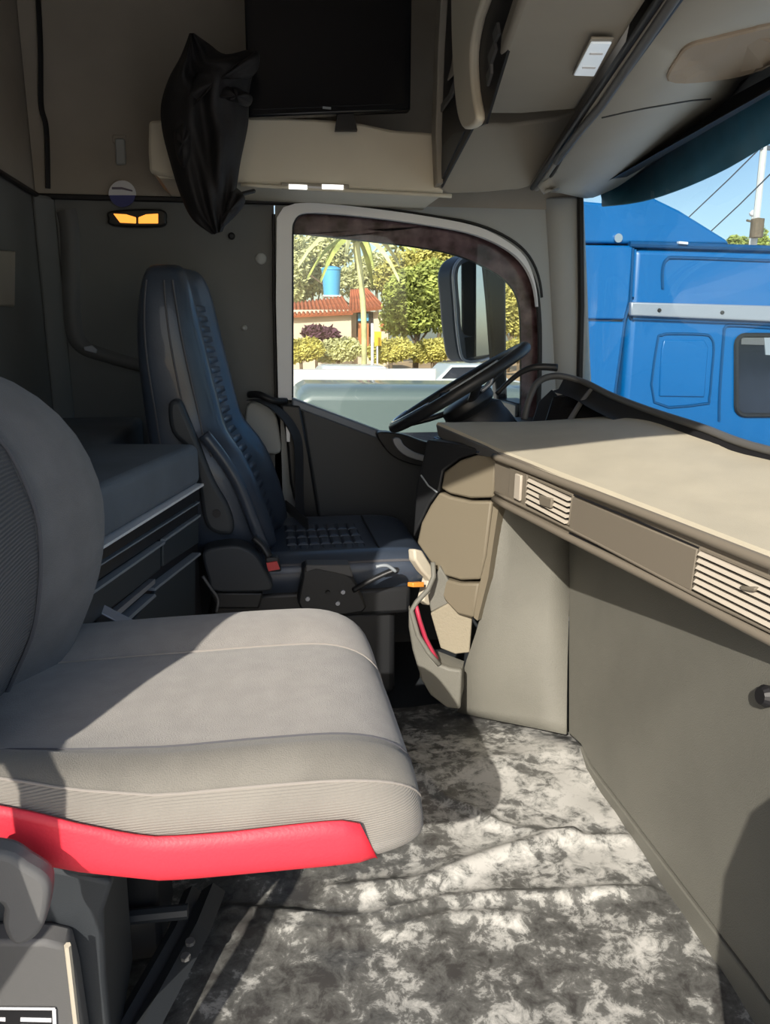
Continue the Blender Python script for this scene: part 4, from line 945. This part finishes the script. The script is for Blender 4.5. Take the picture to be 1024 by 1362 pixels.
obj('cord', tube(cat([PY(312, 262, 2.3), PY(322, 258, 2.31), PY(338, 254, 2.35)], 4), .006, 6), 'black', jk, smooth=True)

# ================================================================== outside
def leaves(blobs, n, size, seed):
    rnd = random.Random(seed); v, f = [], []
    wts = [b[1][0] * b[1][1] * b[1][2] for b in blobs]; tot = sum(wts)
    for (c, r), w in zip(blobs, wts):
        for _ in range(max(20, int(n * w / tot))):
            d = V((rnd.gauss(0, 1), rnd.gauss(0, 1), rnd.gauss(0, 1))).normalized() * (rnd.random() ** .45)
            p = V((c[0] + d.x * r[0], c[1] + d.y * r[1], c[2] + d.z * r[2]))
            a = V((rnd.gauss(0, 1), rnd.gauss(0, 1), rnd.gauss(0, 1))).normalized(); b = a.orthogonal().normalized(); s = size * rnd.uniform(.6, 1.4)
            k = len(v); v += [p - a * s, p + b * s * .5, p + a * s, p - b * s * .5]; f.append((k, k + 1, k + 2, k + 3))
    return v, f
def tree(name, label, blobs, m, base, n=2600, size=.30, seed=1, trunk_r=.18, group=None):
    t = thing(name, label, 'tree', base, group or 'trees beyond the yard')
    obj('foliage', leaves(blobs, int(n * 2.6), size * .55, seed), m, t)
    top = V(blobs[0][0]); base = V(base)
    P = [base, lerp(base, top, .4) + V((.1, 0, 0)), top]
    obj('trunk', tube(P, trunk_r, 7, rs=[trunk_r, trunk_r * .8, trunk_r * .4]), 'bark', t, smooth=True)
    for k, b in enumerate(blobs[1:4]): obj('branch', tube([P[1], lerp(P[1], V(b[0]), .5) + V((0, 0, .2)), V(b[0])], .06, 5), 'bark', t)
    return t
def bl(px, py, Y, rx, rz, ry=None):                           # a crown lobe centred where the photo shows it, at its distance
    c = PY(px, py, Y); s = Y / F; return (tuple(c), (rx * s, ry * s if ry else rx * s * .8, rz * s))
struct('ground', box(-60, 60, 3.2, 33, GZ - .2, GZ), 'concrete')
struct('ground.001', box(-60, 80, 33, 140, GZ - .2, GZ + .01), 'dirt')
struct('ground.002', box(-60, 60, -30, 3.2, GZ - .2, GZ - .001), 'concrete')
# low white wall and the parked vehicles
wz = PY(500, 491, 15).z
ww = obj('boundary_wall', box(-12, 3.4, 15, 15.25, GZ, wz), 'white_wall', bevel=.02); tag(ww, 'low white painted wall across the yard outside the driver window', 'wall')
def car(name, label, xc, y, z_top, L, m, group=None):
    c = thing(name, label, 'car', (xc, y, GZ), group)
    body = [(-.5, .28), (-.5, .62), (-.44, .68), (-.28, .72), (-.17, 1.0), (.17, 1.0), (.30, .70), (.46, .64), (.5, .5), (.5, .28)]
    H_ = z_top - GZ
    secs = []
    for t, s_, zz in ((-.85, .93, .0), (-.78, 1, 0), (.78, 1, 0), (.85, .93, 0)):
        secs.append([V((xc + x * L * s_, y + t, GZ + z * H_ * (1 if abs(t) < .8 else .97))) for x, z in body])
    obj('car_body', loft(secs), m, c, bevel=.05, seg=3)
    for s_ in (-1, 1):
        obj('side_window', prism([V((xc - .24 * L, y + s_ * .852, GZ + .74 * H_)), V((xc - .16 * L, y + s_ * .852, GZ + .95 * H_)), V((xc + .15 * L, y + s_ * .852, GZ + .95 * H_)), V((xc + .25 * L, y + s_ * .852, GZ + .74 * H_))], V((0, s_ * .01, 0))), 'truck_glass', c)
        for wx in (-.31, .31): obj('wheel', lathe([(.001, -.1), (.3, -.1), (.32, -.06), (.32, .06), (.3, .1), (.001, .1)], V((xc + wx * L, y + s_ * .78, GZ + .32)), V((0, 1, 0)), 18), 'rubber', c)
    return c
p = PY(468, 487, 18); car('parked_car', 'white car roof showing just above the low white wall', p.x, 18.2, p.z + .02, 4.0, 'car_white', 'cars parked behind the wall')
p = PY(538, 485, 18); car('parked_car', 'silver car roof showing above the low white wall near the steering wheel', p.x + 2.4, 21.6, PY(538, 485, 21.4).z + .02, 3.6, 'car_silver', 'cars parked behind the wall')
# pale green van next to the truck
VY = 8.6; vz = PY(420, 517, VY).z; vx0 = PY(392, 520, VY).x
van = thing('parked_van', 'pale grey-green van roof just below the driver window', 'van', (vx0 + 2.2, VY + .9, GZ))
prof = [(0, .25), (0, .85), (.05, .96), (.18, 1.0), (3.0, .975), (3.5, .93), (4.3, .62), (4.9, .52), (5.0, .25)]
hv = vz - GZ
obj('van_body', loft([[V((vx0 + x, VY + dy, GZ + z * hv * k)) for x, z in prof] for dy, k in ((0, .96), (.12, 1.0), (1.68, 1.0), (1.8, .96))]), 'van', van, bevel=.06, seg=3)
obj('side_window', box(vx0 + .6, vx0 + 3.2, VY - .015, VY, GZ + hv * .45, GZ + hv * .70), 'truck_glass', van)
for wx in (1.0, 4.0):
    for wy_ in (VY + .05, VY + 1.55): obj('wheel', lathe([(.001, -.1), (.33, -.1), (.35, -.06), (.35, .06), (.33, .1), (.001, .1)], V((vx0 + wx, wy_, GZ + .35)), V((0, 1, 0)), 18), 'rubber', van)
# house
HY = 45.0
hp = (V((0, HY, 0)), V((0, -1, 0)))
hs_ = thing('house', 'cream walled house with red tiled roofs behind the hedge', 'house', PP(450, 490, hp))
def Hh(x, y, d=0): return PP(x, y, hp) + V((0, d, 0))
w0, w1 = Hh(372, 412), Hh(467, 412); g = GZ
obj('wall', prism([V((w0.x, HY, g)), V((w1.x, HY, g)), w1, w0], V((0, 5, 0))), 'house_wall', hs_)
w2, w3 = Hh(467, 409), Hh(522, 430)
obj('wall', prism([V((w2.x, HY + 1.0, g)), V((Hh(520, 400).x, HY + 1.0, g)), Hh(520, 416, 1.0), Hh(467, 411, 1.0)], V((0, 4, 0))), 'house_wall', hs_)
def tiles(name, e0, e1, r0, r1, nrow, ncol):
    rf = obj(name, prism([e0, e1, r1, r0], V((0, .05, -.12))), 'roof_tile', hs_)
    for j in range(ncol):
        t = (j + .5) / ncol; a, b = lerp(e0, e1, t), lerp(r0, r1, t)
        obj('tile_row', tube([a + V((0, -.02, .03)), b + V((0, 0, .03))], (e1 - e0).length / ncol * .32, 5), 'roof_tile', rf)
tiles('roof', Hh(366, 421, -.5), Hh(468, 416, -.5), Hh(372, 404, 3), Hh(464, 392, 3), 4, 18)
tiles('roof', Hh(464, 414, .3), Hh(514, 408, .3), Hh(474, 383, 3), Hh(498, 381, 3), 4, 10)
obj('porch_opening', slab([(474, 415), (496, 415), (496, 448), (474, 448)], (V((0, HY + .98, 0)), V((0, -1, 0))), -.02, .06), 'black', hs_)
obj('porch_window', slab([(476, 417), (490, 417), (490, 427), (476, 427)], (V((0, HY + .9, 0)), V((0, -1, 0))), 0, .05), 'tank', hs_)
for x in (479, 489): obj('porch_post', slab([(x - 3, 430), (x + 1, 430), (x + 1, 470), (x - 3, 470)], (V((0, HY + .8, 0)), V((0, -1, 0))), 0, .15), 'house_brick', hs_)
obj('window', slab([(437, 414), (455, 414), (455, 420), (437, 420)], hp, 0, .05), 'bark', hs_)
obj('window', slab([(506, 428), (516, 428), (516, 440), (506, 440)], (V((0, HY + 1, 0)), V((0, -1, 0))), 0, .05), 'house_brick', hs_)
# water tank on a stand
TKY = 53; tc_ = PY(441, 393, TKY); rt_ = 12.5 * TKY / F; ht = 35 * TKY / F * 1.02
wt_ = thing('water_tank', 'bright blue water tank on a stand above the red roof', 'water tank', (tc_.x, TKY, GZ))
obj('tank_body', lathe([(.01, 0), (rt_ * .82, 0), (rt_ * .98, ht * .85), (rt_ * 1.04, ht * .87), (rt_ * 1.04, ht * .93), (rt_ * .5, ht), (.01, ht)], tc_, V((0, 0, 1)), 20), 'tank', wt_, smooth=False, bevel=.02)
for sx in (-1, 1):
    for sy in (-1, 1): obj('stand_leg', box(tc_.x + sx * .4 - .06, tc_.x + sx * .4 + .06, TKY + sy * .4 - .06, TKY + sy * .4 + .06, GZ, tc_.z), 'concrete', wt_)
obj('stand_top', box(tc_.x - .6, tc_.x + .6, TKY - .6, TKY + .6, tc_.z - .1, tc_.z), 'concrete', wt_)
# hedge, plum bush, fence post and sign
for i, x in enumerate((400, 450, 520, 575, 632, 690)):
    b_ = [bl(x, 466, 38.4 + 1.6 * (i % 2), 32, 15, 11), bl(x + 12, 462, 38.4 + 1.6 * (i % 2), 18, 13, 10), bl(x - 14, 470, 38.4 + 1.6 * (i % 2), 18, 13, 10)]
    t_ = thing('hedge_bush', ['pale yellow-green hedge bush below the house wall', 'yellow-green hedge bush below the plum bush', 'yellow-green hedge bush beside the yellow sign', 'leafy hedge bush under the round green tree', 'hedge bush partly behind the door mirror', 'hedge bush seen past the door mirror arm'][i], 'bush', (b_[0][0][0], b_[0][0][1], GZ), 'hedge along the yard')
    obj('foliage', leaves(b_, 4500, .12, 30 + i), ['leaf_yellow', 'leaf_pale', 'leaf_yellow'][i % 3], t_)
    obj('stem', tube([V((b_[0][0][0], b_[0][0][1], GZ)), V(b_[0][0])], .08, 6), 'bark', t_)
b_ = [bl(420, 442, 43, 20, 9, 9), bl(440, 444, 43, 12, 8, 8)]
t_ = thing('plum_bush', 'dark plum leaved bush in front of the cream house wall', 'bush', (b_[0][0][0], 43, GZ)); obj('foliage', leaves(b_, 500, .2, 60), 'leaf_plum', t_)
obj('stem', tube([V((b_[0][0][0], 43, GZ)), V(b_[0][0])], .08, 6), 'bark', t_)
pp_ = PY(495, 430, 34); tag(obj('fence_post', tube([V((pp_.x, 34, GZ)), V((pp_.x, 34, pp_.z))], .06, 8), 'white'), 'thin white post standing in front of the house porch', 'post')
sg = thing('yellow_sign', 'small yellow sign on a post beside the white post', 'sign', (PY(502, 470, 35).x, 35, GZ))
sgp = (V((0, 35, 0)), V((0, -1, 0))); obj('sign_board', slab([(498, 441), (507, 441), (507, 460), (498, 460)], sgp, -.03, .03), 'yellow', sg); q_ = PY(502, 458, 35)
obj('sign_post', tube([V((q_.x, 35.05, GZ)), V((q_.x, 35.05, q_.z))], .04, 6), 'white', sg)
# trees
def gb(px, Y): return (PY(px, 450, Y).x, Y, GZ)
tree('tree', 'pale feathery tree behind the blue water tank', [bl(415, 352, 60, 34, 38), bl(440, 335, 60, 30, 22), bl(395, 380, 60, 20, 30)], 'leaf_pale', gb(412, 60), 2600, .34, 1)
tree('tree', 'round dark green tree beside the house', [bl(552, 400, 41, 44, 44), bl(575, 380, 41, 34, 34), bl(530, 425, 41, 26, 24), bl(590, 420, 41, 22, 26)], 'leaf_green', gb(552, 41), 4200, .26, 2)
tree('tree', 'tall yellow-green tree behind the round dark tree', [bl(590, 350, 52, 44, 40), bl(545, 365, 52, 36, 30), bl(625, 370, 52, 36, 44), bl(520, 370, 52, 24, 26)], 'leaf_yellow', gb(580, 52), 4200, .34, 3)
tree('tree', 'yellow tree seen past the door mirror', [bl(684, 400, 44, 30, 40), bl(655, 410, 44, 30, 40), bl(690, 430, 44, 24, 20)], 'leaf_yellow', gb(675, 44), 2600, .28, 4)
tree('tree', 'bushy tree between the palm and the red roof', [bl(500, 362, 56, 34, 24), bl(470, 375, 56, 26, 20), bl(390, 350, 56, 20, 50)], 'leaf_pale', gb(500, 56), 2200, .32, 5)
tree('tree', 'leafy tree standing to the rear of the house, away from the palm', [bl(335, 385, 72, 44, 46), bl(305, 400, 72, 34, 36), bl(360, 375, 72, 22, 36)], 'leaf_green', gb(335, 72), 2600, .34, 6)
tree('tree', 'spreading tree far to the rear of the house', [bl(250, 390, 50, 50, 44), bl(285, 410, 50, 34, 30), bl(215, 410, 50, 36, 32)], 'leaf_pale', gb(250, 50), 2600, .34, 8)
def palm(px, top, Y, label, seed, s=1.0):
    rnd = random.Random(seed); t = PY(px, top, Y); b = V((t.x + .3, Y, GZ))
    o = thing('palm_tree', label, 'palm tree', b, 'palms beyond the yard')
    obj('trunk', tube(cat([b, lerp(b, t, .5) + V((.15, 0, 0)), t], 5), .13, 8, rs=None), 'leaf_pale', o, smooth=True)
    for k in range(13):
        a = 2 * math.pi * k / 13 + rnd.random() * .3; L = 2.6 * s * rnd.uniform(.85, 1.15); el = rnd.uniform(.35, 1.25)
        P = []
        for i in range(7):
            u = i / 6; P.append(t + V((math.cos(a) * L * u, math.sin(a) * L * u, L * (el * u - 1.1 * u * u))))
        v, f = [], []
        for i in range(7):
            wv = V((-math.sin(a), math.cos(a), 0)) * (.16 * s * math.sin(math.pi * (.12 + .82 * i / 6))); dn = V((0, 0, -.18 * s))
            v += [P[i] - wv + dn, P[i], P[i] + wv + dn]
        for i in range(6):
            for c in range(2): f.append((i * 3 + c, i * 3 + c + 1, i * 3 + 4 + c, i * 3 + 3 + c))
        obj('frond', (v, f), 'leaf_pale' if k % 2 else 'leaf_green', o)
palm(474, 318, 36, 'tall palm tree rising behind the red roof', 1)
palm(530, 330, 66, 'smaller palm tree between the tall palm and the mirror', 2, .9)

# door mirror on its arm
MY = 3.02; mp_ = (V((0, MY, 0)), V((0, -1, 0)))
mr = thing('door_mirror', 'large door mirror with dark shell on a black arm outside the driver window', 'mirror', PP(660, 500, mp_))
mpl = plane3(PY(605, 360, MY - .02), PY(606, 470, MY - .02), PY(645, 420, MY + .10))
shell = cat2([(602, 362), (612, 344), (630, 338), (650, 345), (657, 400), (661, 462), (650, 476), (618, 480), (609, 455), (604, 400)], 4, True)
obj('mirror_shell', slab(shell, mpl, -.08, 0), 'mirror_shell', mr, bevel=.015, seg=3)
obj('mirror_rim', tube([PP(x, y, mpl) + mpl[1] * .003 for x, y in shell], .006, 6, closed=True), 'steel', mr, smooth=True)
obj('mirror_glass', slab(cat2([(608, 364), (616, 350), (638, 346), (650, 360), (651, 400), (654, 440), (617, 445), (611, 410)], 4, True), mpl, 0, .003), 'mirror', mr)
obj('lower_mirror_glass', slab([(617, 449), (654, 444), (658, 470), (620, 476)], mpl, 0, .003), 'mirror', mr)
obj('mirror_arm', slab([(640, 336), (673, 352), (674, 480), (676, 560), (664, 560), (655, 470), (650, 400), (645, 350)], mp_, -.06, 0), 'black_plastic', mr, bevel=.01)
obj('arm_foot', box(PY(664, 500, MY).x, PY(678, 500, MY).x + .05, WY + .05, MY + .03, PY(670, 560, MY).z, PY(670, 530, MY).z), 'black_plastic', mr, bevel=.01)

# blue truck parked alongside
TY = 5.2; tp_ = (V((0, TY, 0)), V((0, -1, 0)))
def T_(x, y, d=0): return PP(x, y, tp_) + V((0, d, 0))
trk = thing('blue_truck', 'bright blue truck cab parked alongside, seen through the windscreen', 'truck', (T_(900, 450).x, TY + 1.1, GZ))
xe = T_(1024, 450).x + 1.3; x0 = T_(834, 450).x; xf = T_(770, 450).x
rz = T_(834, 328).z; zl = -.80
obj('cab_body', prism([V((x0, TY, zl)), V((xe, TY, zl)), V((xe + .08, TY, .3)), V((xe - .02, TY, 1.0)), V((xe - .18, TY, rz - .1)), V((xe - .35, TY, rz)), V((T_(840, 330).x + .02, TY, rz))], V((0, 2.3, 0))), 'truck_blue', trk, bevel=.05, seg=3)
# side fairing behind the cab, with its joints
def tsl(name, m, pix_, t0, t1, par=trk, **k): return obj(name, slab(pix_, tp_, t0, t1), m, par, **k)
tsl('side_fairing', 'truck_blue', [(760, 326), (840, 327), (835, 400), (829, 425), (760, 424)], -.3, .02, bevel=.012)
tsl('side_fairing', 'truck_blue', [(760, 427), (829, 428), (822, 480), (815, 530), (812, 620), (760, 620)], -.3, .02, bevel=.012)
tsl('roof_deflector', 'truck_blue', [(760, 266), (806, 270), (868, 262), (905, 280), (966, 318), (972, 325), (760, 323)], -2.2, .0, bevel=.03)
obj('marker_bolt', lathe([(.001, 0), (.03, 0), (.03, .02), (.001, .02)], T_(821, 317), V((0, -1, 0)), 12), 'chrome', trk)
obj('roof_gutter', tube([T_(836, 325, -.01), T_(1024, 331, -.01), V((xe - .3, TY - .01, rz))], .022, 8), 'truck_blue_dark', trk)
tsl('roof_marker', 'white', [(898, 322), (910, 323), (910, 326), (898, 325)], .02, .05)
tsl('chrome_strip', 'steel', [(835, 402), (1024, 407), (1100, 409), (1100, 431), (1024, 428), (835, 420)], 0, .05, bevel=.01, plabel='grey metal side strip')
tsl('strip_shadow_gap', 'truck_blue_dark', [(840, 420), (1024, 428), (1024, 432), (840, 425)], 0, .02)
for x, y in ((872, 413), (955, 416)): obj('strip_screw', lathe([(.001, 0), (.015, 0), (.012, .01), (.001, .01)], T_(x, y, -.05), V((0, -1, 0)), 8), 'rubber', trk)
def groove(pts, closed=False, r=.012):
    obj('panel_groove', tube([T_(x, y, -.002) for x, y in pts], r, 6, closed=closed), 'truck_blue_dark', trk)
groove(cat2([(881, 384), (881, 358), (887, 345), (905, 343), (1024, 347), (1100, 349)], 4))
rr = [(874, 455), (880, 446), (892, 444), (935, 445), (945, 449), (949, 462), (946, 500), (943, 530), (936, 537), (870, 535)]
groove(cat2(rr, 3, True), True, .010)
tsl('pressed_panel', 'truck_blue', [(882, 452), (936, 452), (941, 462), (936, 528), (876, 527), (879, 465)], -.01, .012, bevel=.008)
groove([(841, 330), (838, 400), (830, 425), (818, 515), (812, 600)], r=.014)
groove(cat2([(956, 560), (957, 520), (962, 450), (964, 436), (975, 433), (1024, 436)], 4), r=.012)
obj('door_highlight', tube([T_(844, 332, -.012), T_(841, 395, -.012)], .008, 6), 'truck_blue', trk)
wq = rrect(978, 446, 1110, 552, 12)
tsl('window', 'truck_glass', wq, 0, .012); win_t = trk.children[-1]
obj('window_rubber', tube([T_(x, y, -.01) for x, y in wq], .018, 6, closed=True), 'rubber', win_t)
obj('window_trim', slab([(984, 449), (1024, 449), (1024, 459), (984, 458)], tp_, .012, .018), 'mid_grey', win_t)
obj('window_trim', slab([(1014, 449), (1040, 449), (1040, 473), (1016, 472)], tp_, .012, .02), 'drawer_edge', win_t)
obj('cab_step', box(x0 + .3, xe - .2, TY - .02, TY + 2.3, -1.0, zl + .02), 'dark_grey', trk, bevel=.03)
for wx in (x0 + .2, xe - .9):
    for wy_ in (TY + .2, TY + 2.1): obj('wheel', lathe([(.001, -.16), (.45, -.16), (.5, -.1), (.5, .1), (.45, .16), (.001, .16)], V((wx, wy_, GZ + .5)), V((0, 1, 0)), 24), 'rubber', trk)
obj('bumper', box(xe - .1, xe + .15, TY, TY + 2.3, -.9, -.3), 'truck_blue', trk, bevel=.05)
# masts, pole and cables beyond the truck
def pt(px, py, Y): return PY(px, py, Y)
q1 = pt(1019, 165, 30); up_ = thing('utility_pole', 'tall grey utility pole beyond the blue truck roof', 'pole', (q1.x, 30, GZ))
obj('pole', tube([V((q1.x, 30, GZ)), V((q1.x, 30, q1.z + 1))], .13, 8), 'concrete', up_)
obj('cross_arm', box(q1.x - .9, q1.x + .9, 29.9, 30.0, pt(1019, 200, 30).z, pt(1019, 194, 30).z), 'wire', up_)
for dx in (-.8, -.3, .4, .8): obj('insulator', lathe([(.01, 0), (.06, .02), (.04, .1), (.06, .14), (.01, .2)], V((q1.x + dx, 29.95, pt(1019, 194, 30).z)), V((0, 0, 1)), 8), 'bark', up_)
obj('transformer', lathe([(.01, 0), (.25, 0), (.25, .7), (.01, .75)], V((q1.x - .2, 29.6, pt(1019, 318, 30).z)), V((0, 0, 1)), 14), 'bark', up_)
q2 = pt(1002, 284, 34); sl_ = thing('street_lamp', 'slim street lamp with a round white head beside the utility pole', 'street lamp', (q2.x, 34, GZ))
obj('mast', tube([V((q2.x, 34, GZ)), V((q2.x, 34, q2.z))], .07, 8), 'concrete', sl_)
obj('lamp_head', lathe([(.01, -.12), (.14, -.1), (.2, .02), (.1, .14), (.01, .16)], q2, V((0, 0, 1)), 12), 'white', sl_, smooth=True)
obj('lamp_arm', tube([q2 + V((0, 0, -.35)), q2 + V((-.3, 0, -.3))], .05, 6), 'bark', sl_)
for i, (a, b, lb) in enumerate((((920, 285), (1030, 178), 'upper overhead cable crossing the sky above the blue truck'), ((945, 308), (1030, 226), 'lower overhead cable crossing the sky above the blue truck'))):
    A, B_ = pt(*a, 26), pt(*b, 22); d = (B_ - A)
    tag(obj('overhead_cable', tube([A - d * .5, A, lerp(A, B_, .5) - V((0, 0, .03)), B_, B_ + d * 1.5], .022, 5), 'wire'), lb, 'cable', 'overhead cables')
for i, (px, py) in enumerate(((976, 316), (988, 318), (1010, 305))):
    DY_ = 40 + 4 * i; q = pt(px, py, DY_); t_ = tree('tree', ['far low tree showing over the truck roof edge', 'far bushy tree beside the street lamp foot', 'far tree behind the utility pole'][i], [bl(px, py + 12, DY_, 12, 16), bl(px + 4, py + 22, DY_, 14, 12)], 'leaf_green', (q.x, DY_, GZ), 500, .25, 80 + i, .1)
